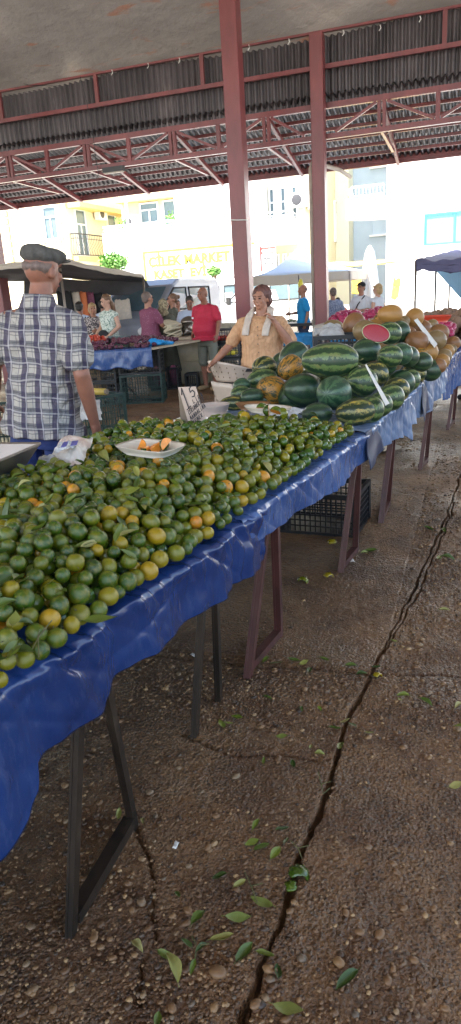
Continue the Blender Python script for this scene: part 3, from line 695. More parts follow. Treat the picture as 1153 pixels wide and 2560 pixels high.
railing(E_, [(-3.5 - L.x, 28.65 - L.y, 4.62), (-4.7 - L.x, 28.65 - L.y, 4.62), (-4.95 - L.x, 29.4 - L.y, 4.62)], .40, 'frame_white', .13, .05, rail2=False)
lp = empty('lamp_post', (atY(322, 600, 27).x, 27, 0), label='thin pale metal street pole in front of the white balcony', cat='street pole')
m = MB(); m.tube([(0, 0, 0), (0, 0, .3)], .09, 10); m.build('base', M['grey_wall'], lp); m = MB(); m.tube([(0, 0, .3), (.05, 0, 7.5)], [.06, .05], 10); m.build('pole', M['grey_wall'], lp)
# small trees
def tree(px, py, Yd, r, label):
    p = atY(px, py, Yd); t = empty('street_tree', (p.x, Yd, 0), label=label, cat='tree')
    m = MB(); m.tube([(0, 0, 0), (.05, 0, p.z * .5), (0, .05, p.z)], [.09, .07, .04], 8)
    for k in range(5): m.tube([(0, 0, p.z * .6), (r * .5 * math.cos(k * 1.3), r * .5 * math.sin(k * 1.3), p.z + r * .3)], [.04, .015], 6)
    m.build('trunk', M['board'], t)
    m = MB(); rr = random.Random(int(px))
    for k in range(1500):
        d = Vector((rr.gauss(0, 1), rr.gauss(0, 1), rr.gauss(0, 1))).normalized() * r * rr.uniform(.3, 1) * (1 + .25 * math.sin(3 * k)); q = d + Vector((0, 0, p.z)); q.z = p.z + d.z * .62
        a = Vector((rr.gauss(0, 1), rr.gauss(0, 1), rr.gauss(0, 1))).normalized() * .07; b = a.orthogonal().normalized() * .035
        m.add([q - a, q + b, q + a, q - b], [(0, 1, 2, 3)])
    m.build('crown', M['crown'], t)
tl = atY(285, 430, W - .1); lm = MB(); lm.bb((-.22, -.05, 0), (.22, .05, .09)); lt = empty('ceiling_lamp', tl, label='small grey strip lamp fixed to the lattice truss at the left', cat='lamp'); lm.build('housing', M['iron'], lt); lm = MB(); lm.bb((-.20, -.04, -.02), (.20, .04, -.001)); lm.build('cover', M['pipe'], lt)
tree(285, 655, 24.5, .5, 'bright green bushy tree above the dark canopy on the left')
tree(535, 678, 24.5, .22, 'small green tree in front of the yellow market sign')
# ================================================================== MARKET TABLES
TZ = .78
EY = [-.5, .4, .91, 1.96, 3.39, 5.05, 6.99, 9, 11]; EX = [-.99, -.885, -.81, -.66, -.47, -.35, -.17, .02, .2]
def ex(y): return float(np.interp(y, EY, EX))
def table(y0, y1, wdt, label, legs, legmat, leglab):
    t = empty('market_table', (ex((y0 + y1) / 2) - wdt / 2, (y0 + y1) / 2, 0), label=label, cat='market table')
    L = t.location; m = MB()
    n = 12; yy = np.linspace(y0, y1, n)
    for ya, yb in zip(yy[:-1], yy[1:]):
        vs = []
        for z in (TZ - .03, TZ - .008):
            for y in (ya, yb): vs += [(ex(y) - wdt - L.x, y - L.y, z), (ex(y) - .08 - L.x, y - L.y, z)]
        m.add(vs, [(0, 2, 3, 1), (4, 5, 7, 6), (0, 1, 5, 4), (2, 6, 7, 3), (0, 4, 6, 2), (1, 3, 7, 5)])
    m.build('tabletop', M['board'], t); return t
table(-.4, 1.98, .95, 'nearest market table, its boards hidden under the near half of the mandarin heap', None, None, None)
table(2.0, 3.42, .95, 'market table under the far half of the mandarin heap', None, None, None)
table(3.44, 5.06, 1.15, 'market table carrying the watermelons', None, None, None)
table(5.08, 7.4, 1.3, 'market table carrying the yellow and orange melons', None, None, None)
def trestle(a, b, mat, label, bar=True, wid=.04, apex=None, dx=.75):
    a = Vector(a); b = Vector(b); t = empty('trestle', ((a.x + b.x) / 2 - .3, (a.y + b.y) / 2, 0), label=label, cat='trestle'); L = t.location
    ap = Vector(((a.x + b.x) / 2 + .06, (a.y * .45 + b.y * .55) if apex is None else apex, TZ - .06))
    for off in (0, -dx):
        o = Vector((off, 0, 0)) - L; s = Vector((0, .035, 0)); f = Vector((0, 0, -.01))
        for q, sg_ in ((a, -1), (b, 1)):
            m = MB(); m.beam(q + f + o, ap + o + s * sg_ * .9, wid, wid * .8, up=(1, 0, 0)); m.beam(q + f + o + Vector((-wid * .3, 0, 0)), ap + o + s * sg_ * .9 + Vector((-wid * .3, 0, 0)), wid * .25, wid * 1.15, up=(0, 1, 0)); m.build('leg', M[mat], t)
        if bar: m = MB(); m.beam(a + o + Vector((0, .02, .03)), b + o + Vector((0, -.02, .03)), .035, .03); m.build('crossbar', M[mat], t)
    m = MB(); m.beam(ap - L + Vector((.02, 0, .01)), ap - L + Vector((-dx - .04, 0, .01)), .05, .035); m.build('top_beam', M[mat], t)
    return t
def g(x, y): p = atz(x, y, 0); return (p.x, p.y, 0)
trestle(g(177, 2335), g(335, 2062), 'dark_leg', 'dark metal trestle with wide feet and crossbar nearest the camera', apex=1.22, wid=.024)
trestle(g(486, 1835), g(547, 1748), 'dark_leg', 'thin dark trestle without a crossbar, second nearest under the blue cloth', bar=False, wid=.026)
trestle(g(620, 1688), g(698, 1592), 'rust_leg', 'rust-red trestle beside the floor joint with leaves, third nearest', wid=.036)
trestle(g(852, 1430), g(889, 1382), 'rust_leg', 'rust-red trestle in front of the black crate on the floor', wid=.036)
trestle(g(952, 1310), g(970, 1265), 'rust_leg', 'rust-red trestle just beyond the black crate', wid=.04)
trestle(g(1050, 1175), g(1066, 1155), 'rust_leg', 'rust-red trestle under the watermelon table by the torn cloth end', wid=.036)
trestle(g(1119, 1074), (-.19, 7.6, 0), 'rust_leg', 'farthest rust-red trestle under the melon table', wid=.036)
def cloth(y0, y1, drop, mat, label, seed, inner=.28, flare=0, amp=1., ragged=0., top=TZ, skew=0., pull=0., gath=1.):
    ny = int((y1 - y0) / .006); t1 = np.linspace(0, 1, 14); t2 = np.linspace(0, 1, 46)[1:]
    ys = np.linspace(y0, y1, ny); x0 = np.interp(ys, EY, EX) - .028; dr = np.interp(ys, drop[0], drop[1])
    cols = []
    for i, y in enumerate(ys):
        pass
    Yt, A = np.meshgrid(ys, t1, indexing='ij'); E1 = x0[:, None]
    Xt = E1 - inner * (1 - A) ; Zt = np.full_like(Xt, top + .004) + .004 * fbm(Yt * 14, A * 3 + seed, seed, 3) * A
    cr = np.clip((A - .86) / .14, 0, 1); Zt -= .012 * cr ** 2
    Yd, Bv = np.meshgrid(ys, t2, indexing='ij'); D = (dr[:, None] + ragged * fbm(Yd * 16, 0 * Yd, seed + 4, 3) * 1.) * Bv
    Zd = top - .008 - D
    fold = .6 * fbm(Yd * 3.5 + seed * 3.3, Zd * .8, seed + 1, 2) + .35 * np.sin(Yd * 23 + 2.2 * fbm(Yd * 3, Zd, seed + 2, 2)) ** 3
    fine = np.abs(fbm(Yd * 17 + Zd * 10, Zd * 4, seed + 3, 2)) * np.exp(-D / .055) + 1.3 * np.abs(vn(Yd * 11 + Zd * 16, Zd * 5 + Yd * 2, seed + 13)) * np.exp(-D / .10) * np.clip(D / .02, 0, 1)
    Xd = E1 + .012 + amp * (.042 * fold * np.clip(D / .2, 0, 1.3) + .020 * fine * gath) + flare * np.clip(D / .4, 0, 2) ** 1.3 + .014 * np.sqrt(np.clip(D / .02, 0, 1))
    Xd += amp * .005 * np.abs(fbm(Yd * 5 - Zd * 7, Zd * 8, seed + 8, 2))
    Yd2 = Yd + skew * D + amp * .012 * fbm(Yd * 7, Zd * 4, seed + 5, 2) * np.clip(D / .2, 0, 1)
    Zd2 = Zd + .006 * fine * gath * amp
    # scalloped gathers along the table edge
    sc_ = amp * gath * np.maximum(0, fbm(ys * 15, ys * 0, seed + 6, 3))[:, None]
    Zt += .008 * sc_ * A ** 4
    V = np.concatenate([np.stack([Xt, Yt, Zt], 2), np.stack([Xd, Yd2, Zd2], 2)], 1)
    nv = V.shape[1]; me = gridmesh('tablecloth', V.reshape(-1, 3), ny, nv)
    o = link('tablecloth', me, M[mat]); tag(o, label, 'tablecloth')
    sm = o.modifiers.new('t', 'SOLIDIFY'); sm.thickness = .0012; sm.offset = 1
    return o
cloth(-.4, 2.10, ([-.4, .82, .90, .945, .96, 1.06, 1.18, 1.23, 1.4, 1.7, 2.1], [.40, .31, .285, .25, .195, .195, .21, .172, .17, .18, .19]), 'tarp_blue', 'deep blue glossy tarpaulin hanging over the nearest table edge', 1, .95, flare=.0, amp=1.15)
cloth(1.93, 3.30, ([1.9, 2.3, 2.6, 2.94, 2.96, 3.3], [.10, .125, .14, .165, .145, .14]), 'tarp_mid', 'worn blue tarpaulin strip, painted paler for sheen, hanging below the far half of the mandarins', 12, .95, top=TZ + .006, amp=.8)
cloth(3.27, 5.02, ([3.27, 3.6, 4.2, 4.3, 4.42, 4.46, 4.52, 5.02], [.13, .17, .215, .215, .29, .29, .21, .245]), 'tarp_sheen', 'pale blue tarpaulin with painted-in sheen and a torn corner below the watermelons', 23, 1.1, top=TZ + .012, amp=1.0, ragged=.006)
cloth(4.95, 6.3, ([4.95, 5.05, 5.12, 5.5, 6.2, 6.3], [.21, .23, .28, .285, .22, .20]), 'tarp_sheen', 'pale pleated blue tarpaulin below the yellow melons', 34, 1.25, top=TZ + .02, amp=1.1)
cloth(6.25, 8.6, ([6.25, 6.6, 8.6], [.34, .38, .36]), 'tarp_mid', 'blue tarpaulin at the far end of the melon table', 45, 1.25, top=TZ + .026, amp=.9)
def light_block_drape():  # unseen cloth added to keep light out from under the near tables
    ys = np.linspace(-.6, 3.3, 300); vs = np.linspace(0, 1, 20); Y_, V_ = np.meshgrid(ys, vs, indexing='ij'); X_ = np.interp(Y_, EY, EX) - 1.0 + .03 * fbm(Y_ * 4, V_, 55, 3) * V_
    o = link('tablecloth', gridmesh('tablecloth', np.stack([X_.ravel(), Y_.ravel(), (TZ - .01 - .70 * V_).ravel()], 1), 300, 20), M['tarp_blue']); tag(o, 'unseen long blue tarpaulin added to block light on the seller side of the mandarin table', 'tablecloth')
light_block_drape()
# dark overlapping corner folds hanging where two tarpaulins meet
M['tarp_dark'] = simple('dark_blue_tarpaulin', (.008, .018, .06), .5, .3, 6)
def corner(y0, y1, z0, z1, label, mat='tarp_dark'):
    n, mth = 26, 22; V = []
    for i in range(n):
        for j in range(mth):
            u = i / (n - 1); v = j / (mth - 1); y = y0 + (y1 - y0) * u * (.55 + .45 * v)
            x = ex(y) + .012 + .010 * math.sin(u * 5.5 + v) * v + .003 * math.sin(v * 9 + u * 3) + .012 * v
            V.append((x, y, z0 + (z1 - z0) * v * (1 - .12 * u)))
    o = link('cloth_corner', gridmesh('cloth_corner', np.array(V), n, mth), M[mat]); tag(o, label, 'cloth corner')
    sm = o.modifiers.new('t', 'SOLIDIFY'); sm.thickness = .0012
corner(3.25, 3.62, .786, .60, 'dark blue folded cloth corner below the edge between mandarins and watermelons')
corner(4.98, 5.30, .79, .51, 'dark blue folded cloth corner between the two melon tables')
# ================================================================== MANDARINS
NM = []
def mand_mesh(k, detail, mat, stem=True):
    v, f = ico(detail); rs = np.random.RandomState(k)
    v = v * np.array([1, 1, .88 + .08 * rs.rand()])
    p = v / np.linalg.norm(v, axis=1)[:, None]
    v = v * (1 + .02 * np.sin(3 * p[:, 0:1] + k) + .015 * np.sin(4 * p[:, 1:2] + 2 * k))
    top = np.exp(-((1 - p[:, 2]) / .05)); v[:, 2] -= .10 * top
    bot = np.exp(-((1 + p[:, 2]) / .03)); v[:, 2] += .05 * bot
    mi = np.zeros(len(f), int)
    if stem:
        me_v = v.tolist(); fl = f.tolist(); mb = MB(); mb.add([tuple(a) for a in me_v], [tuple(a) for a in fl], 0)
        st = [];
        for q in range(10):
            a = q * math.pi / 5; r = .16 if q % 2 == 0 else .08; st.append((r * math.cos(a), r * math.sin(a), .80))
        st.append((0, 0, .86)); mb.add(st, [(q, (q + 1) % 10, 10) for q in range(10)], 1)
        if k % 2: mb.tube([(0, 0, .8), (.03, 0, .95), (.08, .02, 1.15)], [.05, .04, .045], 5, mi=1)
        me = mb.mesh('mandarin', True); me.materials.append(M[mat]); me.materials.append(M['stem']); return me
    me = npmesh('mandarin', v, f); me.materials.append(M[mat]); return me
# table-top outline of the heap (plan), world metres
FR = [(.3, -.855), (.88, -.775), (1.27, -.728), (1.56, -.695), (1.94, -.66), (2.38, -.605), (2.74, -.57), (3.1, -.52), (3.2, -.55)]   # y, x of the front rim
BK = [(.3, -1.95), (1.0, -1.95), (1.6, -1.75), (1.86, -1.60), (1.93, -1.43), (2.10, -1.36), (2.28, -1.42), (2.45, -1.55), (2.62, -1.52), (2.76, -1.45), (2.90, -1.25), (3.05, -1.02), (3.12, -.85), (3.17, -.62), (3.2, -.56)]
fr = lambda y: np.interp(y, [a for a, b in FR], [b for a, b in FR]); bk = lambda y: np.interp(y, [a for a, b in BK], [b for a, b in BK])
def heap_h(x, y):
    a = np.clip((fr(y) - x) / .22, 0, 1); b = np.clip((x - bk(y)) / .09, 0, 1); e = np.clip((3.2 - y) / .45, 0, 1)
    return TZ + .012 + .125 * np.sqrt(a) * (.55 + .45 * np.sqrt(b)) * (.35 + .65 * np.sqrt(e)) + .016 * vn(x * 5, y * 5, 61) * a
rs = np.random.RandomState(4); placed = []; grid = {}
def try_place(x, y, z, r, pack):
    c = (int(x / .05), int(y / .05))
    for i in (-1, 0, 1):
        for j in (-1, 0, 1):
            for (a, b, cc, rr) in grid.get((c[0] + i, c[1] + j), ()):
                if (a - x) ** 2 + (b - y) ** 2 + (cc - z) ** 2 < ((rr + r) * pack) ** 2: return False
    grid.setdefault(c, []).append((x, y, z, r)); placed.append((x, y, z, r)); return True
for (off, n, pack) in ((.004, 26000, .90), (-.020, 26000, .86), (-.042, 14000, .84), (-.09, 22000, .80)):
    for k in range(n):
        y = .35 + 2.85 * rs.rand(); x = -2. + 1.5 * rs.rand()
        if x > fr(y) or x < bk(y): continue
        # keep clear of trays and bags
        r = .0165 + .0090 * rs.rand() ** .9; z = heap_h(x, y) + off + .006 * rs.randn()
        z = max(z, TZ + .02 + r)
        px, py, kk = proj((x, y, z))
        if px < -60: continue
        if not try_place(x, y, z, r, pack): continue
placed.sort(key=lambda p: (Vector(p[:3]) - CP).length)
var_g = [mand_mesh(k, 3, 'm_green') for k in range(6)]; var_y = [mand_mesh(k, 3, 'm_yellow') for k in range(3)]; var_o = [mand_mesh(k, 3, 'm_orange') for k in range(2)]
# keep a free floor under the trays
TRAY1 = (Vector((-1.13, 2.24, .935)), .20); TRAY2 = (Vector((-.87, 3.03, .93)), .17)
def blocked(p):
    for c, r in ((TRAY1[0], .165), (TRAY2[0], .13)):
        if (p[0] - c.x) ** 2 + (p[1] - c.y) ** 2 < r * r and p[2] + p[3] > c.z - .012: return True
    return False
placed = [p for p in placed if not blocked(p)]
# top layer first for the counted ones
vis = [p for p in placed if p[2] > heap_h(p[0], p[1]) - .012]
cnt = [0, 0, 0]; rest = []; chosen = set()
for i, p in enumerate(vis[:]):
    if len(chosen) < 300:
        px, py, k = proj(p[:3])
        if -25 < px < 1180 and py < 2600: chosen.add(p)
for i, p in enumerate(placed):
    if p not in chosen: rest.append(p); continue
    u = rs.rand(); kind = 2 if u < .022 else (1 if u < (.20 if fr(p[1]) - p[0] < .16 else .11) else 0); V = (var_g, var_y, var_o)[kind]
    o = link('mandarin', V[rs.randint(len(V))]); o.location = p[:3]; o.scale = (p[3],) * 3; o.rotation_euler = (rs.randn() * .9, rs.randn() * .9, rs.rand() * 6.28)
    tag(o, ('small glossy green mandarin in the near part of the heap', 'yellowish green mandarin among the green ones in the near part of the heap', 'ripe orange mandarin standing out in the near part of the heap')[kind], 'mandarin', 'mandarins heaped on the market table')
rp = np.array([p[:3] for p in rest]); rr = np.array([p[3] for p in rest]); sel = rs.rand(len(rest))
v, f = ico(2); nV = len(v); Vs = []; Fs = []; mi = []
for i in range(len(rest)):
    a, b, c = rs.rand(3) * 6.28; Rm = np.array((Matrix.Rotation(a, 3, 'X') @ Matrix.Rotation(b, 3, 'Y') @ Matrix.Rotation(c, 3, 'Z')))
    Vs.append((v * np.array([1, 1, .9])) @ Rm.T * rr[i] + rp[i]); Fs.append(f + i * nV); mi += [2 if sel[i] < .014 else (1 if sel[i] < .13 else 0)] * len(f)
me = npmesh('mandarin_heap', np.concatenate(Vs), np.concatenate(Fs), mi=mi)
for q in ('m_green', 'm_yellow', 'm_orange'): me.materials.append(M[q])
tag(link('mandarin_heap', me), 'rest of the heap of small green mandarins, in its far half and lower layers', 'mandarin heap', kind='stuff')
# ================================================================== LEAVES
def leaf_mesh(k, L=1., mat='leaf', curl=.25):
    n = 9; V = []; F = []; r = random.Random(k); bend = r.uniform(.1, .45) * curl * 3; roll = r.uniform(-.3, .6)
    for i in range(n):
        t = i / (n - 1); wd = .20 * (math.sin(math.pi * t ** .85) ** .8) + .004; x = t - .5; zc = bend * (4 * t * (1 - t)) * .3 * (1 if k % 2 else -1) + .02 * math.sin(7 * t + k)
        for j in (-1, -.5, 0, .5, 1): V.append((x, j * wd * (1 + .08 * math.sin(9 * t + k)), zc + (abs(j) ** 1.5) * wd * (.35 + roll) + .02 * math.sin(6 * t + j * 2 + k) * abs(j)))
    for i in range(n - 1):
        for j in range(4): a = i * 5 + j; F.append((a, a + 5, a + 6, a + 1))
    m = MB(); m.add(V, F); m.tube([(-.62, 0, V[2][2] - .01), (-.5, 0, V[2][2])], .010, 4); me = m.mesh('leaf', True); me.materials.append(M[mat]); return me
LF = [leaf_mesh(k) for k in range(8)]; LD = [leaf_mesh(k + 20, mat='leaf_dry') for k in range(4)]
def leaf(loc, L, rot, dry, label, group):
    me = (LD if dry else LF)[random.randrange(4 if dry else 8)]; o = link('leaf', me); o.location = loc; o.scale = (L, L * random.uniform(.85, 1.2), L); o.rotation_euler = rot
    tag(o, label, 'leaf', group)
random.seed(11)
fl = [(345, 2375, .05, 1), (360, 2058, .035, 1), (298, 2040, .045, 1), (550, 2197, .05, 0), (600, 2215, .045, 1), (445, 2242, .035, 0), (497, 2303, .062, 0), (655, 2262, .075, 1), (597, 2300, .08, 1), (555, 2352, .065, 1), (415, 2395, .055, 1), (432, 2430, .08, 1), (505, 2378, .045, 0), (483, 2425, .04, 0), (468, 2365, .04, 0), (612, 2390, .07, 0), (664, 2392, .05, 0), (695, 2436, .05, 0), (868, 2462, .075, 0), (722, 2528, .08, 1), (641, 2068, .05, 0), (655, 2125, .055, 0), (630, 2112, .05, 0), (690, 2140, .055, 0), (706, 2078, .045, 0), (716, 2108, .04, 0), (395, 2555, .04, 0),
      (668, 1750, .045, 0), (705, 1845, .05, 1), (660, 1907, .035, 0), (733, 1915, .045, 0), (555, 1815, .06, 0), (593, 1797, .05, 0), (572, 1812, .04, 1), (755, 1777, .035, 0), (800, 1776, .03, 0), (838, 1825, .05, 0), (862, 1808, .045, 1), (880, 1818, .05, 0), (851, 1872, .065, 0), (923, 1836, .04, 1), (777, 1872, .035, 1), (1008, 1745, .055, 0), (1000, 1752, .04, 1), (1065, 1762, .065, 0), (1148, 1770, .05, 1), (1140, 1968, .055, 1), (1150, 1827, .05, 1),
      (665, 1655, .06, 0), (690, 1662, .06, 0), (735, 1655, .06, 0), (775, 1681, .06, 0), (760, 1660, .05, 1), (810, 1652, .05, 0), (878, 1670, .06, 0), (925, 1382, .09, 0), (912, 1388, .06, 1), (1072, 1325, .08, 0), (1108, 1332, .08, 0), (1098, 1400, .09, 1), (1122, 1402, .09, 0), (985, 1606, .04, 1), (940, 1672, .045, 0), (905, 1690, .05, 0), (800, 1890, .04, 1), (1112, 1532, .07, 1), (1000, 1870, .0, 0)]
for (px, py, L, dry) in fl:
    if L == 0: continue
    p = atz(px, py, .0); L *= .88; leaf((p.x, p.y, L * .14 + .004), L, (random.uniform(-.35, .35), random.uniform(-.3, .3), random.uniform(0, 6.28)), dry,
        'fallen pale yellow-green citrus leaf on the brown concrete floor' if dry else 'fallen dark green citrus leaf on the brown concrete floor', 'leaves fallen on the concrete floor')
tops = [p for p in vis if proj(p[:3])[0] > -20]
for k in range(120):
    p = tops[int(random.random() ** 1.3 * len(tops))]; L = random.uniform(.038, .062)
    leaf((p[0] + random.uniform(-.02, .02), p[1] + random.uniform(-.02, .02), p[2] + p[3] * .9 + .004), L, (random.uniform(-.6, .6), random.uniform(-.7, .7), random.uniform(0, 6.28)), random.random() < .18,
        'loose citrus leaf lying among the green mandarins', 'leaves among the mandarins')
for (px, py, zz, L, r3) in [(18, 1275, .95, .07, (0, -1.3, 1.2)), (195, 1275, .93, .062, (.2, -.7, .6)), (160, 1300, .91, .06, (.3, .2, .4)), (60, 1330, .90, .07, (.2, .1, .5)), (330, 1225, .95, .055, (.4, -.3, .3)), (1090 - 845, 1092, .97, .04, (0, -1.2, 2.4)), (297, 1330, .92, .05, (.1, -.9, 1.3)), (590, 1120, .93, .05, (.2, .9, .4)), (575, 1135, .93, .05, (.2, .5, 1.4)), (250, 1545, .82, .075, (.1, .1, .7))]:
    p = atz(px, py, zz); leaf(p, L, r3, 0, 'large upright citrus leaf sticking out of the green mandarins', 'upright leaves in the mandarin heap')
for k in range(14):
    p = tops[int(random.random() * len(tops) * .6)]; q = Vector(p[:3]) + Vector((0, 0, p[3])); m = MB(); d = Vector((random.uniform(-1, 1), random.uniform(-1, 1), .3)).normalized() * .05
    m.tube([-d * .9, d * .1 + Vector((0, 0, .006)), d], .0013, 5); m.tube([d * .1 + Vector((0, 0, .006)), d * .5 + Vector((.012, -.01, .012))], .001, 4)
    tag(m.build('twig', M['stem'], loc=q), 'thin bare twig lying on the green mandarins', 'twig', 'twigs on the mandarin heap')
m = MB()
for a, b in (((670, 2010 + 0), (690, 2040)),): pass
def gtwig(P, label):
    pts = [atz(x, y, .008 + .004 * (i % 2)) for i, (x, y) in enumerate(P)]; o0 = pts[0].copy(); m = MB(); m.tube([p - o0 for p in pts], .0016, 5); m.tube([pts[1] - o0, pts[1] - o0 + Vector((.03, .005, .012))], .0012, 4)
    tag(m.build('twig', M['stem'], loc=o0), label, 'twig')
gtwig([(612, 2180), (628, 2215), (645, 2260)], 'long bare twig lying left of the wide floor crack'); gtwig([(480, 2340), (492, 2365), (487, 2400)], 'short bare twig between the fallen leaves near the bottom of the photo')
gtwig([(795, 1930), (803, 1960), (808, 1985), (825, 1970)], 'thin dry twig beside the dark floor crack'); gtwig([(728, 2102), (745, 2120), (755, 2145)], 'bare twig of the fallen leafy sprig by the wide crack')
def peel(px, py, r, mats, label, zz=.0, rz=0.):
    p = atz(px, py, zz); V = []; F = []; n, mm = 12, 6
    for i in range(n):
        for j in range(mm):
            a = math.pi * .9 * i / (n - 1) - .2; b = (j / (mm - 1) - .5) * 1.5; q = 1 + .12 * math.sin(i * 2.3 + j)
            V.append((r * math.cos(a) * math.cos(b) * q, r * math.sin(b) * q, r * math.sin(a) * math.cos(b) * .8 * q))
    for i in range(n - 1):
        for j in range(mm - 1): a = i * mm + j; F.append((a, a + mm, a + mm + 1, a + 1))
    m = MB(); m.add(V, F); o = m.build('citrus_peel', [M[mats[0]], M[mats[1]]], smooth=True, loc=(p.x, p.y, zz + .005), rot=(0, 0, rz)); s = o.modifiers.new('s', 'SOLIDIFY'); s.thickness = .0035; s.offset = -1; s.material_offset = 1; s.material_offset_rim = 1
    tag(o, label, 'peel')
peel(745, 2192, .025, ('m_yellow', 'm_green'), 'large green mandarin peel with torn yellow rim straddling the floor crack', rz=.4)
peel(728, 2225, .017, ('m_yellow', 'm_green'), 'smaller green mandarin peel just below the larger one at the floor crack', rz=2.)
peel(943, 1694, .016, ('m_orange', 'm_yellow'), 'orange peel scrap at the crossing of the floor joints', rz=1.)
peel(757, 1456, .028, ('foam', 'm_yellow'), 'pale yellow peel on the floor between the trestles', rz=0)
peel(820, 1445, .026, ('foam', 'm_yellow'), 'pale yellow peel left of the rust-red trestle foot', rz=1)
peel(830, 1362, .032, ('foam', 'm_yellow'), 'yellow peel in front of the black crate under the table', rz=2)
def scrap(px, py, r, label, zz=0):
    p = atz(px, py, zz); m = MB(); rr_ = random.Random(px); n = 5; V = [(r * (i / 4 - .5) * 2, r * (j / 4 - .5), r * .45 * rr_.random()) for i in range(n) for j in range(n)]
    m.add(V, [(i * n + j, (i + 1) * n + j, (i + 1) * n + j + 1, i * n + j + 1) for i in range(n - 1) for j in range(n - 1)]); o = m.build('paper_scrap', M['paper'], smooth=True, loc=(p.x, p.y, zz + .006), rot=(0, 0, rr_.random() * 3)); s = o.modifiers.new('s', 'SOLIDIFY'); s.thickness = .001
    tag(o, label, 'litter')
scrap(878, 1406, .026, 'crumpled white paper scrap at the foot of the rust-red trestle'); scrap(440, 2118, .012, 'shiny clear plastic scrap on the floor near the first trestle'); scrap(484, 1642, .014, 'bright plastic scrap on the dark floor under the near table'); scrap(978, 1148, .03, 'white scrap on the floor beside the metal plate')
# ================================================================== MELONS
mel_base = {}
def melon_mesh(kind, k):
    key = (kind, k)
    if key in mel_base: return mel_base[key]
    v, f = ico(4); r_ = np.random.RandomState(k); s = 1 + .04 * np.sin(2.1 * v[:, 0:1] * 1.5 + k) * .6
    v = v * s; v[:, 0] += .04 * v[:, 2] ** 2
    n = 10; ang = np.arctan2(v[:, 1], v[:, 2]); amp = .004 if kind.startswith('wm') else .016
    v[:, 1:] *= (1 + amp * np.cos(ang * n))[:, None]
    e = np.exp(-((1 - np.abs(v[:, 0])) / .02)); v[:, 0] -= np.sign(v[:, 0]) * .05 * e
    me = npmesh(kind, v, f); me.materials.append(M[kind]); mel_base[key] = me; return me
def put_melon(px, py, hw, hh, zb, kind, label, end=0., tilt=0., group=None, name='watermelon', cat='watermelon', depth=None):
    """rest a melon whose lowest point is at height zb; end = 0 side on, 1 end on."""
    d = ray(px, py); k = (zb - H) / (d.z - hh)
    k = min(max(k, .0005), .02)
    P = CP + d * k; a = hw * k; b = hh * k
    o = link(name, melon_mesh(kind, int(px) % 3)); o.location = P
    cor = math.atan2(d.y, d.x) - math.pi / 2          # direction of sight
    q = Matrix.Rotation(cor + end, 4, 'Z') @ Matrix.Rotation(tilt - ROLL * 0, 4, 'Y')
    o.rotation_euler = q.to_euler()
    lon = max(a, b * 1.15) if end < .9 else b * 1.25
    o.scale = (lon * 1.0, b if end < .9 else (a + b) / 2, b)
    if name == 'watermelon' or int(px) % 2:
        m = MB(); q = 1 if int(py) % 2 else -1; m.tube([(q * .93, 0, 0), (q * 1.05, .02, .03), (q * 1.12, .08, .10)], [.05, .03, .035], 6); st = m.build('stem', M['stem'], o, True)
    tag(o, label, cat, group); return o
U = 'wm_striped'
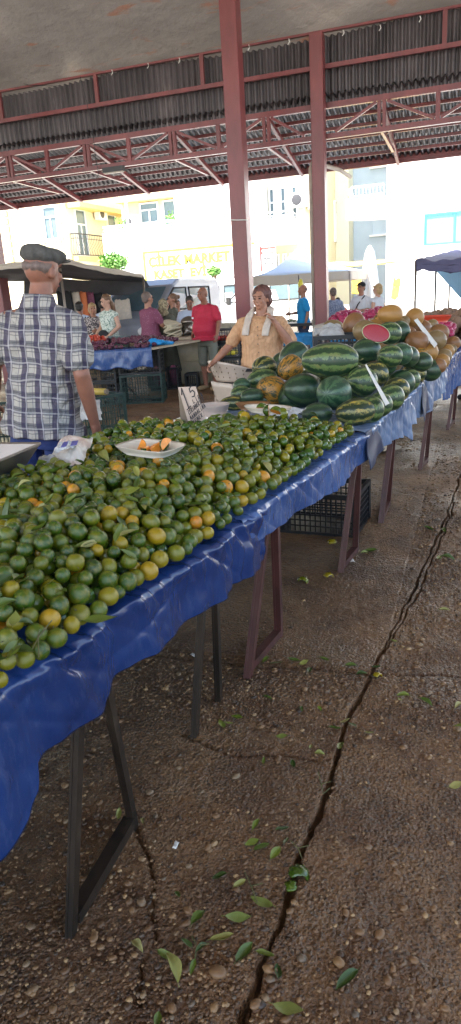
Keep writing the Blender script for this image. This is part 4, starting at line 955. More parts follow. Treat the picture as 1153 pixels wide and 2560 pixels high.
WMl = [
 (825, 901, 73, 43, .965, 'wm_striped', 'largest watermelon, long and boldly striped, lying across the top of the pile', 0, .05),
 (888, 1030, 50, 34, .786, 'wm_gold', 'oblong watermelon with golden yellow stripes at the front table edge', .15, -.06),
 (835, 983, 43, 42, .83, 'wm_light', 'round mottled green watermelon seen end on, under the largest one', 1.2, .1),
 (757, 975, 50, 41, .80, 'wm_dark', 'big plain dark green watermelon with a yellow ground spot, left of the mottled one', .2, .1),
 (793, 1034, 40, 27, .786, 'wm_dark', 'small dark watermelon in the shadow beneath the mottled round one', .1, 0),
 (917, 878, 38, 32, .965, 'wm_dark', 'dark green watermelon right of the largest one', .3, .1),
 (905, 955, 34, 37, .86, 'wm_striped', 'striped watermelon behind the thin white price card', .5, .2),
 (936, 935, 34, 32, .88, 'wm_gold', 'pale-striped watermelon right of the thin white price card top', .5, .3),
 (925, 1024, 28, 33, .786, 'wm_striped', 'second watermelon in the front row behind the golden-striped one', .7, 0),
 (950, 1012, 24, 30, .786, 'wm_striped', 'third watermelon in the front row, partly behind the card foot', .7, 0),
 (975, 994, 28, 33, .786, 'wm_striped', 'watermelon at the table edge right of the card foot', .7, .1),
 (990, 975, 26, 31, .80, 'wm_gold', 'pale-ribbed watermelon standing behind the one at the card foot', .7, .1),
 (1003, 958, 27, 32, .80, 'wm_dark', 'dark watermelon in the edge row, fifth from the front', .7, .1),
 (1020, 950, 22, 28, .80, 'wm_striped', 'narrow striped watermelon in the edge row, sixth from the front', .7, .1),
 (1035, 932, 28, 27, .82, 'wm_gold', 'gold-banded watermelon near the far end of the edge row', .4, .2),
 (1075, 925, 24, 27, .79, 'wm_dark', 'last dark watermelon beside the orange melons', .4, .2),
 (965, 912, 27, 25, .93, 'wm_dark', 'small very dark watermelon above the edge row', .4, .2),
 (975, 890, 30, 28, .98, 'wm_striped', 'watermelon beneath the cut red half', .4, .2),
 (1003, 885, 24, 27, .98, 'wm_light', 'light green watermelon right of the one under the cut half', .8, .2),
 (1022, 892, 20, 26, .95, 'wm_dark', 'dark upright watermelon beside the orange melons', .9, .2),
 (972, 833, 33, 28, 1.06, 'wm_striped', 'striped watermelon directly behind the cut red half', .4, .2),
 (997, 830, 24, 27, 1.05, 'wm_dark', 'dark watermelon at the top right behind the cut half', .8, .2),
 (655, 950, 40, 30, .85, 'wm_striped', 'boldly striped watermelon at the left side of the pile', .1, -.15),
 (661, 918, 34, 27, .93, 'wm_gold', 'watermelon showing its stripe star, topmost at the left side of the pile', .9, 0),
 (735, 892, 37, 35, .93, 'wm_dark', 'dark watermelon leaning up behind the orange spotted melon', .3, -.5),
 (706, 912, 26, 30, .88, 'wm_dark', 'dark watermelon half hidden at the back left', .3, -.5),
 (605, 965, 22, 20, .86, 'wm_light', 'light green watermelon against the white chair', .2, 0),
 (602, 985, 27, 22, .82, 'wm_striped', 'small striped watermelon low at the left edge of the pile', .2, 0),
 (630, 992, 30, 22, .82, 'wm_dark', 'dark mottled watermelon beside the spotted melon', .2, 0),
 (590, 1008, 42, 19, .79, 'wm_gold', 'long low watermelon behind the bowl, nearest the price sign', 0, .05),
 (660, 1000, 26, 20, .79, 'wm_dark', 'dark watermelon behind the orange tray', .2, 0),
 (1055, 905, 20, 24, .90, 'wm_dark', 'watermelon tucked between the gold-banded and the last dark one', .4, 0),
]
for (px, py, hw, hh, zb, kd, lab, en, ti) in WMl: put_melon(px, py, hw, hh, zb, kd, lab, en, ti)
ML = [
 (680, 977, 34, 36, .80, 'ml_spot', 'yellow melon heavily spotted with dark green, low in front', .4, .5),
 (726, 920, 32, 30, .92, 'ml_spot', 'orange melon with dark spots leaning above the spotted yellow one', .5, -.6),
 (885, 812, 30, 27, 1.06, 'ml_orange', 'large orange melon behind the plastic bag', .5, -.7),
 (912, 828, 22, 28, 1.04, 'ml_tan', 'tan melon left of the cut red half', .7, .2),
 (975, 786, 32, 23, 1.17, 'ml_gold', 'topmost large golden melon on the heap', .1, .1),
 (960, 800, 27, 20, 1.13, 'ml_spot', 'yellow melon with dark dashes just below the topmost one', .2, .1),
 (940, 815, 28, 17, 1.10, 'ml_gold', 'golden melon above the cut red half', .1, .1),
 (1036, 795, 22, 22, 1.12, 'ml_gold', 'golden melon with a pointed tip at the top right', .2, -.6),
 (1000, 815, 24, 20, 1.08, 'ml_tan', 'tan melon behind the striped watermelons', .4, .3),
 (1055, 822, 25, 22, 1.02, 'ml_orange', 'brown orange melon behind the tilted white card', .4, .3),
 (1042, 855, 30, 27, .98, 'ml_orange', 'big brown melon below the tilted white card', .4, .5),
 (1035, 862, 22, 26, .96, 'ml_tan', 'tan melon left of the big brown one', .8, .3),
 (1048, 885, 22, 17, .93, 'ml_spot', 'bright yellow melon low behind the dark watermelons', .1, .0),
 (1072, 880, 16, 22, .92, 'ml_gold', 'greenish gold upright melon beside the bright yellow one', .8, .2),
 (1097, 915, 14, 18, .84, 'ml_orange', 'orange melon at the table edge behind the last watermelon', .6, .2),
 (1105, 903, 16, 18, .84, 'ml_gold', 'second melon at the table edge', .6, .2),
 (1110, 890, 18, 18, .86, 'ml_tan', 'third melon at the table edge', .6, .2),
 (1118, 878, 18, 17, .88, 'ml_gold', 'fourth melon at the table edge', .5, .2),
 (1090, 850, 20, 24, .96, 'ml_tan', 'tan melon right of the card foot', .5, .4),
 (1098, 832, 20, 22, 1.0, 'ml_orange', 'brown melon near the red bowl', .4, .4),
 (1133, 858, 16, 17, .92, 'ml_orange', 'bright orange melon at the right edge of the heap', .3, .2),
 (1125, 872, 18, 12, .90, 'ml_tan', 'flat tan melon under the bright orange one', .1, .2),
 (833, 812, 24, 12, 1.06, 'ml_tan', 'pale netted melon at the back left behind the bag', .1, .1),
 (1010, 802, 16, 12, 1.14, 'ml_tan', 'small tan melon between the two highest golden ones', .1, .1),
 (1020, 835, 22, 18, 1.04, 'ml_orange', 'orange melon tucked under the white card top', .3, .1),
 (1075, 845, 18, 18, .99, 'ml_gold', 'golden melon tucked behind the tilted card', .3, .1),
 (1080, 812, 16, 14, 1.04, 'ml_tan', 'small melon beside the red bowl rim', .3, .1),
]
for (px, py, hw, hh, zb, kd, lab, en, ti) in ML: put_melon(px, py, hw, hh, zb, kd, lab, en, ti, name='melon', cat='melon')
def fill_melons():
    m = 0; rr_ = random.Random(9)
    for k in range(46):
        y = rr_.uniform(3.9, 7.3); x = ex(y) - rr_.uniform(.30, .62 if y < 5.1 else .8); z = TZ + .085
        if y < 5.1: kd = rr_.choice(['wm_striped', 'wm_dark']); nm = 'watermelon'
        else: kd = rr_.choice(['ml_gold', 'ml_tan', 'ml_orange']); nm = 'melon'
        o = link(nm, melon_mesh(kd, k % 3)); o.location = (x, y, z); o.scale = (.12, .088, .088); o.rotation_euler = (0, rr_.uniform(-.3, .3), rr_.uniform(0, 6))
        tag(o, ('shadowed watermelon packed deep inside the pile' if nm == 'watermelon' else 'melon packed deep inside the heap'), nm, ('watermelons packed inside the pile' if nm == 'watermelon' else 'melons packed inside the heap'))
fill_melons()
# cut half of a watermelon
def cut_half():
    px, py, hw, hh = 940, 833, 36, 20; P = atY(px, py, 4.55); k = (P - CP).length / ray(px, py).length
    a, b = hw * k, hh * k; t = empty('watermelon_half', P, label='cut watermelon half showing its red flesh on top of the watermelons', cat='watermelon half')
    v, f = ico(4); v = v.copy(); v[:, 2] = np.minimum(v[:, 2], 0) * 1.0; me = npmesh('rind', v, f); o = link('rind', me, M['wm_light'], t); o.scale = (a, b * 1.15, b)
    m = MB(); m.ell((0, 0, 0), (1, 1, .02), nu=40, nv=8); q = m.build('inner_rind', M['wm_white'], t, True); q.scale = (a, b * 1.15, b); q.location = (0, 0, .001)
    m = MB(); m.ell((0, 0, 0), (.94, .93, .05), nu=40, nv=8); q = m.build('flesh', M['wm_flesh'], t, True); q.scale = (a, b * 1.15, b); q.location = (0, 0, .003)
    zz = -ray(px, py).normalized(); zz = (zz + Vector((0, 0, .25))).normalized(); xx = (CR - zz * CR.dot(zz)).normalized(); xx = (Matrix.Rotation(-.32, 3, zz) @ xx); yy = zz.cross(xx)
    t.rotation_euler = Matrix((xx, yy, zz)).transposed().to_euler()
cut_half()
# ================================================================== SIGNS, TRAYS, BAGS ON THE TABLES
def strokes(par, L, o, ux, uy, off, mat='ink', w_=.0016, name='handwriting'):
    m = MB(); N = ux.cross(uy)
    for st in L:
        pts = [o + ux * x + uy * y + N * off for x, y in st]
        for a, b in zip(pts[:-1], pts[1:]): m.beam(a, b, w_ * 2, .0006, up=N)
        for p in pts: m.ell(p, (w_, w_, w_), nu=6, nv=4)
    return m.build(name, M[mat], par)
G = {  # simple hand letters on a unit box
 '1': [[(.1, .75), (.4, 1), (.4, 0)], [(.1, 0), (.75, .05)]], '5': [[(.8, 1), (.15, .92), (.12, .55), (.6, .6), (.85, .3), (.55, 0), (.15, .08)]],
 'L': [[(.15, .9), (.12, .1), (.7, .15)]], 'İ': [[(.4, .0), (.42, .65)], [(.42, .85), (.43, .92)]], 'I': [[(.4, .0), (.42, .9)]], 'R': [[(.15, 0), (.2, .95), (.65, .85), (.6, .5), (.2, .45), (.75, 0)]],
 'A': [[(.05, 0), (.42, .95), (.8, 0)], [(.2, .35), (.7, .38)]], 'C': [[(.75, .9), (.3, .85), (.12, .4), (.35, .05), (.75, .12)]], 'Ç': [[(.75, .9), (.3, .85), (.12, .4), (.35, .05), (.75, .12)], [(.45, 0), (.4, -.18)]],
 'E': [[(.75, .95), (.15, .9), (.12, .02), (.75, .05)], [(.15, .5), (.6, .52)]], 'K': [[(.15, 0), (.18, .95)], [(.7, .95), (.2, .45), (.75, 0)]], 'D': [[(.15, 0), (.18, .95), (.7, .7), (.72, .25), (.15, 0)]],
 'S': [[(.75, .9), (.25, .85), (.2, .55), (.7, .4), (.6, .05), (.1, .05)]], 'Z': [[(.1, .9), (.75, .9), (.15, .05), (.8, .05)]], 'M': [[(.05, 0), (.15, .95), (.42, .3), (.7, .95), (.82, 0)]], 'N': [[(.1, 0), (.15, .95), (.7, 0), (.75, .95)]],
 'Y': [[(.1, .95), (.4, .5), (.75, .95)], [(.4, .5), (.35, 0)]], ' ': []}
def write(s, x, y, h, wd, slope=0.):
    out = []
    for i, ch in enumerate(s):
        for st in G.get(ch, []): out.append([(x + i * wd + a * wd * .85, y + slope * i * wd + b * h) for a, b in st])
    return out
def price_sign():
    # folded cardboard: front face and a back flap
    TL, TR, BR, BL = atY(445, 968, 2.86), atY(489, 966, 2.83), atY(527, 1066, 2.72), atY(482, 1070, 2.76)
    BK1 = atY(453, 1064, 2.93)
    t = empty('price_sign', BL, label='folded cardboard price sign handwritten 15 LİRA standing in the mandarins', cat='price sign'); m = MB(); O = BL
    BL2 = BL - Vector((0, 0, .06)); BR2 = BR - Vector((0, 0, .06))
    N = (TR - TL).cross(BL - TL).normalized(); N = N if N.dot(CP - TL) > 0 else -N
    n = N * .003
    m.add([p - O for p in (TL, TR, BR2, BL2)] + [p - O - n for p in (TL, TR, BR2, BL2)], [(0, 1, 2, 3), (7, 6, 5, 4), (0, 4, 5, 1), (1, 5, 6, 2), (3, 2, 6, 7), (0, 3, 7, 4)])
    m.build('front_panel', M['card'], t)
    q = BK1 - Vector((0, 0, .05)); q2 = q + (BR - BL) * .9 + Vector((0, .03, 0)); m = MB()
    a, b = TL - n * 1.2, TR - n * 1.2; m.add([p - O for p in (a, b, q2, q)] + [p - O - Vector((.0, .004, 0)) for p in (a, b, q2, q)], [(0, 1, 2, 3), (7, 6, 5, 4), (0, 4, 5, 1), (1, 5, 6, 2), (3, 2, 6, 7), (0, 3, 7, 4)]); m.build('back_panel', M['card_dark'], t)
    ux = (TR - TL); uy = (TL - BL); wd = ux.length; hg = uy.length; ux.normalize(); uy.normalize(); ux2 = (ux - uy * ux.dot(uy)).normalized()
    S_ = write('1', .002, hg * .42, hg * .50, wd * .42) + write('5', wd * .48, hg * .58, hg * .24, wd * .32) + write('LİRA', wd * .46, hg * .44, hg * .11, wd * .155, .05) + write('ÇEKİRDEKSİZ', wd * .06, hg * .30, hg * .10, wd * .088, .12) + write('MANDALİNA', wd * .06, hg * .165, hg * .10, wd * .105, .12) + write('YEMEK', wd * .12, hg * .055, hg * .085, wd * .12, .1)
    NN = ux2.cross(uy); strokes(t, write('1', .002, hg * .42, hg * .50, wd * .42) + write('5', wd * .48, hg * .58, hg * .24, wd * .32), BL - O, ux2, uy, .0016 if NN.dot(N) > 0 else -.0016, w_=.0022, name='price_digits'); strokes(t, S_, BL - O, ux2, uy, .0012 if NN.dot(N) > 0 else -.0012, w_=.0013)
price_sign()
def card(P4, label, th=.003, mat='paper', writing=None):
    O = P4[3].copy(); N = (P4[1] - P4[0]).cross(P4[3] - P4[0]).normalized() * th; m = MB()
    m.add([p - O for p in P4] + [p - O + N for p in P4], [(3, 2, 1, 0), (4, 5, 6, 7), (0, 1, 5, 4), (1, 2, 6, 5), (2, 3, 7, 6), (3, 0, 4, 7)]); o = m.build('price_card', M[mat], loc=O); tag(o, label, 'price card'); return o
Yc = 3.52
card([atY(914, 912, Yc + .1), atY(917, 911, Yc + .12), atY(974, 1008, Yc - .08), atY(965, 1013, Yc - .12)], 'thin white price card seen almost edge on between the front watermelons')
card([atY(1036, 800, 5.2), atY(1044, 796, 5.3), atY(1094, 860, 5.05), atY(1087, 869, 4.98)], 'wide tilted cream price card stuck in the yellow melons', mat='paper')
card([atY(-30, 1232, 1.75), atY(6, 1230, 1.75), atY(12, 1275, 1.73), atY(-30, 1285, 1.73)], 'beige card corner poking in at the left edge above the mandarins', mat='card')
def tray(c, a, b, rz, h_, label, tilt=(0, 0), mat='foam', n=28, sq=5.):
    t = empty('tray', c, rz, label=label, cat='tray'); t.rotation_euler = (tilt[0], tilt[1], rz); m = MB(); V = []; lv = [(.0, .72, .74), (.0, .72, .74), (h_ * .6, .92, .92), (h_, 1.0, 1.0), (h_ + .003, 1.02, 1.02), (h_ * .9, .97, .97), (.004, .70, .72)]
    for z, s1, s2 in lv:
        for k in range(n):
            an = 2 * math.pi * k / n; ca, sa = math.cos(an), math.sin(an); V.append((a * s1 * math.copysign(abs(ca) ** (2 / sq), ca), b * s2 * math.copysign(abs(sa) ** (2 / sq), sa), z))
    F = [(i * n + k, i * n + (k + 1) % n, (i + 1) * n + (k + 1) % n, (i + 1) * n + k) for i in range(len(lv) - 1) for k in range(n)] + [tuple(range((len(lv) - 1) * n, len(lv) * n))]
    m.add(V, F); m.build('dish', M[mat], t, True); return t
def wedge(loc, r, rot, label, group=None, quarter=True):
    m = MB(); n = 10; V = []; F = []
    arc = math.pi * (.5 if quarter else 1.)
    for i in range(n + 1):
        th = math.pi * i / n
        for j in range(n + 1):
            ph = arc * j / n; V.append((r * math.sin(th) * math.cos(ph), r * math.sin(th) * math.sin(ph), r * math.cos(th)))
    for i in range(n):
        for j in range(n): a = i * (n + 1) + j; F.append((a, a + n + 1, a + n + 2, a + 1))
    t = empty('mandarin_piece', loc, label=label, cat='mandarin piece', group=group); t.rotation_euler = rot
    m.add(V, F); m.build('peel', M['m_green'], t, True)
    m = MB(); N0 = n + 1
    for j in (0, n):
        ring = [V[i * N0 + j] for i in range(n + 1)]; ring = [tuple(x * .97 for x in v) for v in ring]; m.add(ring, [tuple(range(n + 1)) if j == 0 else tuple(range(n + 1))[::-1]])
    m.build('flesh', M['segment'], t); return t
T1 = atz(378, 1133, .935); tray((T1.x, T1.y, .935), .115, .078, rad(-14), .028, 'square white foam tray holding cut mandarin pieces on the heap', (0, rad(2)))
for i, (dx, dy, r3) in enumerate([(-.045, .0, (0, .5, .3)), (.0, -.02, (.2, 1.6, 2.)), (.03, .03, (.4, .9, -1.)), (.06, .01, (1., .2, 2.6)), (.02, .0, (-.4, 1.2, .7))]):
    wedge((T1.x + dx, T1.y + dy, .962), .027, r3, 'cut mandarin piece with orange flesh on the square foam tray', 'mandarin pieces on the square foam tray')
T2 = atz(670, 1030, .945); tray((T2.x, T2.y, .945), .105, .06, rad(5), .022, 'round-ended foam dish with mandarin halves in front of the watermelons', (0, rad(4)), sq=2.6)
for i, (px, py, r3) in enumerate([(655, 1022, (1.2, .2, .4)), (672, 1026, (.2, 1.6, 2.)), (690, 1030, (1.1, .3, .1)), (705, 1034, (.5, 1.2, -1.))]):
    p = atz(px, py, .968); wedge(p, .026, r3, 'mandarin half in the dish in front of the watermelons', 'mandarin halves in the dish by the watermelons', False)
p = atz(633, 1013, .90); o = tray((p.x, p.y, .88), .09, .06, 0, .03, 'orange-rimmed shallow bowl behind the dish of mandarin halves', mat='ml_orange', sq=2.2)
p = atz(535, 1028, .86); tray((p.x, p.y, .84), .085, .085, 0, .055, 'round cream plastic bowl behind the price sign', mat='card', sq=2.)
def bagmesh(name, P, mat, label, cat, seed=0, th=.012, puff=.03, extra=None, n=26):
    """crumpled bag on quad P (TL,TR,BR,BL) world points, puffed"""
    O = sum(P, Vector()) / 4; V = []
    N = (P[1] - P[0]).cross(P[3] - P[0]).normalized(); N = N if N.z > 0 else -N
    for s_ in (1, -1):
        for i in range(n):
            for j in range(n):
                u, v = i / (n - 1), j / (n - 1); p = (P[0] * (1 - u) + P[1] * u) * (1 - v) + (P[3] * (1 - u) + P[2] * u) * v
                e = (1 - (2 * u - 1) ** 4) * (1 - (2 * v - 1) ** 4); q = mnoise.fractal(p * 22 + Vector((seed, 0, 0)), .9, 2, 4)
                V.append(p - O + N * (s_ * th * e + (puff * e * (s_ + 1) / 2) + q * .014) + Vector((mnoise.noise(p * 15), mnoise.noise(p * 15 + Vector((9, 9, 9))), 0)) * .010)
    F = []
    for s_ in (0, 1):
        b = s_ * n * n
        for i in range(n - 1):
            for j in range(n - 1): a = b + i * n + j; q = (a, a + n, a + n + 1, a + 1); F.append(q if s_ else q[::-1])
    m = MB(); m.add(V, F); o = m.build(name, M[mat], smooth=True, loc=O); tag(o, label, cat); return o
Pz = lambda x, y, z: atz(x, y, z)
bagmesh('plastic_bag', [Pz(165, 1100, .97), Pz(234, 1096, .97), Pz(200, 1165, .93), Pz(118, 1155, .92)], 'bag_pink', 'printed plastic bag of beige goods lying against the green mandarins', 'plastic bag', 1, puff=.03)
bagmesh('plastic_bag', [Pz(112, 1140, .93), Pz(160, 1150, .93), Pz(140, 1180, .90), Pz(84, 1170, .90)], 'bag', 'crumpled white plastic bag at the left of the mandarin heap', 'plastic bag', 5, puff=.012)
o = bagmesh('printed_bag_flap', [Pz(150, 1103, 1.0), Pz(196, 1100, 1.0), Pz(186, 1118, .985), Pz(138, 1128, .98)], 'bag', 'white bag top with blue print folded over the beige bag', 'plastic bag', 9, th=.004, puff=.004)
for (a, b, c, d) in (((160, 1106), (172, 1104), (166, 1116), (152, 1119)), ((180, 1104), (196, 1102), (192, 1112), (176, 1115))):
    m = MB(); q = [Pz(x, y, 1.012) - o.location for x, y in (a, b, c, d)]; m.add(q + [p + Vector((0, 0, .0015)) for p in q], [(0, 3, 2, 1), (4, 5, 6, 7), (0, 1, 5, 4), (1, 2, 6, 5), (2, 3, 7, 6), (3, 0, 4, 7)]); m.build('print', M['print_blue'], o)
bagmesh('plastic_bag', [Pz(645, 1018, .90), Pz(765, 1020, .90), Pz(740, 1042, .87), Pz(650, 1042, .87)], 'bag', 'clear plastic bag spread under the dish before the watermelons', 'plastic bag', 14, th=.005, puff=.006)
# weighing scale at the left
def scale_():
    p = atz(95, 1106, 1.0); t = empty('weighing_scale', (p.x, p.y, TZ), rad(4), label='green market scale with a shallow metal pan at the left edge', cat='weighing scale')
    m = MB(); m.bb((-.52, -.36, .0), (.0, -.02, .10)); m.build('body', M['scale_green'], t, bevel=.01)
    m = MB(); m.bb((-.50, -.33, .10), (-.05, -.05, .15)); m.build('neck', M['scale_green'], t, bevel=.006)
    m = MB(); V = []; R_ = [(-.55, -.38), (.0, -.38), (.0, 0), (-.55, 0)]; c = (-.275, -.19)
    for z, s_ in ((.155, .86), (.215, 1.), (.22, 1.03), (.212, 1.03), (.205, 1.0), (.150, .86)): V += [((x - c[0]) * s_ + c[0], (y - c[1]) * s_ + c[1], z) for x, y in R_]
    F = [(i * 4 + k, i * 4 + (k + 1) % 4, (i + 1) * 4 + (k + 1) % 4, (i + 1) * 4 + k) for i in range(5) for k in range(4)] + [(0, 1, 2, 3), (23, 22, 21, 20)]
    m.add(V, F); m.build('pan', M['steel'], t)
    m = MB(); m.box((-.14, -.363, .055), (.14, .006, .05)); m.build('display', M['iron'], t)
scale_()
# ================================================================== CRATES, STALLS, TENTS
def crate(loc, rz, size, mat, label, nx=9, nz=4, group=None, solid=False, rot=None):
    a, b, h = size; t = empty('crate', loc, rz, label=label, cat='crate', group=group)
    if rot: t.rotation_euler = rot
    def wall(name, u, v, L, sx):   # wall plane: origin corner, along u
        m = MB(); u = Vector(u); o = Vector(v)
        n = Vector((0, 0, 1)).cross(u)
        def bx(s0, z0, s1, z1, th=.012):
            c = o + u * ((s0 + s1) / 2) + Vector((0, 0, (z0 + z1) / 2)); m.box(c, (s1 - s0, th, z1 - z0), M=Matrix((u, n, Vector((0, 0, 1)))).transposed())
        bx(0, h - .03, L, h, .022); bx(0, .0, L, .025, .016); bx(0, .025, .03, h - .03, .02); bx(L - .03, .025, L, h - .03, .02)
        if solid: bx(.03, .025, L - .03, h - .03, .006)
        for k in range(1, nz): z = .025 + (h - .055) * k / nz; bx(.03, z - .004, L - .03, z + .004, .008)
        for k in range(1, sx): s = .03 + (L - .06) * k / sx; bx(s - .004, .025, s + .004, h - .03, .0065)
        m.build(name, M[mat], t)
    wall('side_panel', (1, 0, 0), (-a / 2, -b / 2, 0), a, nx); wall('side_panel', (1, 0, 0), (-a / 2, b / 2, 0), a, nx)
    k = max(3, int(nx * b / a)); wall('end_panel', (0, 1, 0), (-a / 2 + .012, -b / 2, 0), b, k); wall('end_panel', (0, 1, 0), (a / 2 - .012, -b / 2, 0), b, k)
    m = MB(); m.bb((-a / 2 + .02, -b / 2 + .02, .004), (a / 2 - .02, b / 2 - .02, .012)); m.build('base', M[mat], t); return t
p = atz(838, 1335, 0); crate((-.90, 4.12, 0), rad(-4), (.58, .38, .27), 'crate_black', 'empty black mesh crate on the floor under the mandarin table', nx=16, nz=6)
# near crates by the man
crate((-4.19, 7.04, 0), rad(-23), (.60, .50, .44), 'crate_teal', 'dark teal crate with a yellow roll across it beside the man in the plaid shirt', nx=12, nz=5)
crate((-5.0, 6.5, 0), rad(10), (.6, .4, .42), 'crate_green', 'dark crate partly hidden behind the back of the man in the plaid shirt', nx=12, nz=4)
t = empty('film_roll', (-4.25, 7.02, .478), rad(-10), label='yellow cling film roll lying across the teal crate', cat='film roll')
m = MB(); m.tube([(-.35, 0, 0), (.30, 0, 0)], .038, 14); m.build('film', M['yellow_roll'], t, True); m = MB(); m.tube([(.30, 0, 0), (.325, 0, 0)], .03, 12); m.tube([(-.37, 0, 0), (-.35, 0, 0)], .03, 12); m.build('core', M['card_dark'], t)
bagmesh('plastic_bag', [atz(190, 1000, .44), atz(250, 1000, .46), atz(255, 1050, .30), atz(195, 1052, .30)], 'bag', 'clear plastic bags hanging from the teal crate near the hand of the man', 'plastic bag', 21, puff=.05)
# plum stall
px0 = empty('market_table', (-4.85, 9.3, 0), rad(0), label='plum stall table covered with a short blue cloth', cat='market table')
QL, QR, QRf, QLf = atz(205, 880, .80), atz(400, 868, .80), atz(498, 852, .80), atz(250, 840, .80)
TOP = [Vector((-5.35, 8.55, .8)), Vector((-4.25, 8.9, .8)), Vector((-4.05, 10.25, .8)), Vector((-5.6, 10.1, .8))]
m = MB(); L = px0.location; V = [(q.x - L.x, q.y - L.y, .775) for q in TOP] + [(q.x - L.x, q.y - L.y, .80) for q in TOP]; m.add(V, [(3, 2, 1, 0), (4, 5, 6, 7), (0, 1, 5, 4), (1, 2, 6, 5), (2, 3, 7, 6), (3, 0, 4, 7)]); m.build('tabletop', M['pale_wood'], px0)
def drape(P, drop, mat, label, seed, out=.03, top=.808):
    n, k = 120, 16; V = []; d = (P[1] - P[0]); u = d.normalized(); nn = Vector((u.y, -u.x, 0))
    for i in range(n):
        p = P[0] + d * i / (n - 1)
        for j in range(k + 5):
            if j < 5: q = p - nn * (.5 * (1 - j / 4)); z = top
            else:
                v = (j - 4) / k; q = p + nn * (out * (.4 + v * mnoise.noise(Vector((i * .12, v * 1.5, seed)))) + .012); z = top - drop * v * (1 + .12 * mnoise.noise(Vector((i * .07, 0, seed + 3))))
            V.append((q.x, q.y, z))
    o = link('tablecloth', gridmesh('tablecloth', np.array(V), n, k + 5), M[mat]); tag(o, label, 'tablecloth'); s = o.modifiers.new('s', 'SOLIDIFY'); s.thickness = .002; return o
drape((TOP[0] - Vector((.3, .1, 0)), TOP[1]), .26, 'tarp_mid', 'short blue cloth hanging over the front of the plum stall', 3)
crate((-4.62, 9.28, 0), rad(17), (.62, .40, .42), 'crate_green', 'dark green crate at the foot of the plum stall', nx=14, nz=5)
crate((-4.62, 9.28, .425), rad(17), (.62, .40, .34), 'crate_black', 'black crate stacked on the dark green one below the plums', nx=14, nz=5)
crate((-5.25, 9.12, 0), rad(17), (.58, .40, .34), 'crate_black', 'black crate behind the folding chair', nx=14, nz=5)
crate((-5.25, 9.12, .345), rad(17), (.58, .40, .32), 'crate_black', 'black crate on top of the one behind the folding chair', nx=14, nz=5)
for i, (x, y, lab) in enumerate([(-4.98, 10.55, 'black crate of purple produce bags left of the cream crates'), (-4.74, 10.68, 'second crate of purple produce bags beside the cream crates')]):
    crate((x, y, 0), rad(15), (.20, .34, .36), 'crate_black', lab, nx=5, nz=4)
    m = MB(); m.ell((0, 0, .20), (.075, .14, .17)); o = m.build('produce_bag', M['pink_shirt'], smooth=True, loc=(x, y, .02), rot=(0, 0, rad(15))); tag(o, 'purple mesh bag of produce inside the ' + ('left' if i == 0 else 'right') + ' narrow black crate', 'produce bag')
crate((-4.52, 10.95, 0), rad(15), (.22, .3, .22), 'crate_black', 'small low black crate in front of the cream crates', nx=5, nz=3)
for i in range(2):
    crate((-4.72, 11.45, .39 * i), rad(8), (.66, .42, .38), 'crate_white', ('lower' if i == 0 else 'upper') + ' cream slatted crate in the front stack beneath the pale table', nx=14, nz=4, solid=True)
    crate((-4.28, 11.75, .39 * i), rad(8), (.5, .4, .38), 'crate_white', ('lower' if i == 0 else 'upper') + ' cream slatted crate in the rear stack beneath the pale table', nx=10, nz=4, solid=True)
pt = empty('market_table', (-4.55, 11.25, 0), rad(4), label='pale wooden table on cream crates with stacks of round baskets', cat='market table'); m = MB(); m.box((0, 0, .80), (1.15, 1.2, .035)); m.build('tabletop', M['pale_wood'], pt)
m = MB(); m.bb((-.55, .45, 0), (-.5, .5, .78)); m.build('leg', M['board'], pt); m = MB(); m.bb((.5, .45, 0), (.55, .5, .78)); m.build('leg', M['board'], pt)
def plates(px, py, D, r, n, dz, label, mat):
    p = atD(px, py, D); m = MB(); rr_ = random.Random(px)
    for k in range(n): m.tube([(rr_.gauss(0, .006), rr_.gauss(0, .006), k * dz), (rr_.gauss(0, .006), 0, k * dz + dz * .75)], [r * .96, r], 22)
    o = m.build('basket_stack', M[mat], smooth=False, loc=(p.x, p.y, p.z)); tag(o, label, 'basket stack')
plates(434, 843, 11.9, .16, 9, .025, 'stack of round cream baskets on the pale table', 'crate_white'); plates(470, 840, 12.1, .11, 10, .026, 'stack of grey round trays right of the cream baskets', 'steel')
def pile(name, cat, mat, label, stuff_label, quad, n, r, hgt, count=300, group=None, seed=0, el=1.):
    rs_ = np.random.RandomState(seed); P = []; q = [Vector(a) for a in quad]; v, f = ico(2); me = npmesh(name, v, f); me.materials.append(M[mat])
    for k in range(n):
        u, w_ = rs_.rand(2); p = (q[0] * (1 - u) + q[1] * u) * (1 - w_) + (q[3] * (1 - u) + q[2] * u) * w_
        h = hgt * (1 - (2 * u - 1) ** 4) * (1 - (2 * w_ - 1) ** 4); p.z += r + h * (.75 + .25 * rs_.rand()); P.append(p)
    P.sort(key=lambda p: (p - CP).length)
    m = MB(); c = sum(q, Vector()) / 4
    for p in P[:count]:
        o = link(name, me); o.location = p; o.scale = (r * el, r, r); o.rotation_euler = (rs_.rand() * 6, rs_.rand() * 6, rs_.rand() * 6); tag(o, label, cat, group)
pile('plum', 'plum', 'plum', 'dark red plum in the long heap on the blue-covered stall', '', [TOP[0] + Vector((.02, .05, 0)), TOP[1] + Vector((-.04, .05, 0)), TOP[2] + Vector((-.35, 0, 0)), TOP[3]], 300, .028, .09, 300, 'plums on the stall', 1)
q0 = atz(212, 868, .84); pile('tomato', 'tomato', 'tomato', 'red tomato in the small pile at the left end of the plum stall', '', [q0 + Vector((-.45, .0, 0)), q0 + Vector((.12, .05, 0)), q0 + Vector((.2, .5, 0)), q0 + Vector((-.4, .5, 0))], 70, .036, .10, 300, 'tomatoes on the stall', 2)
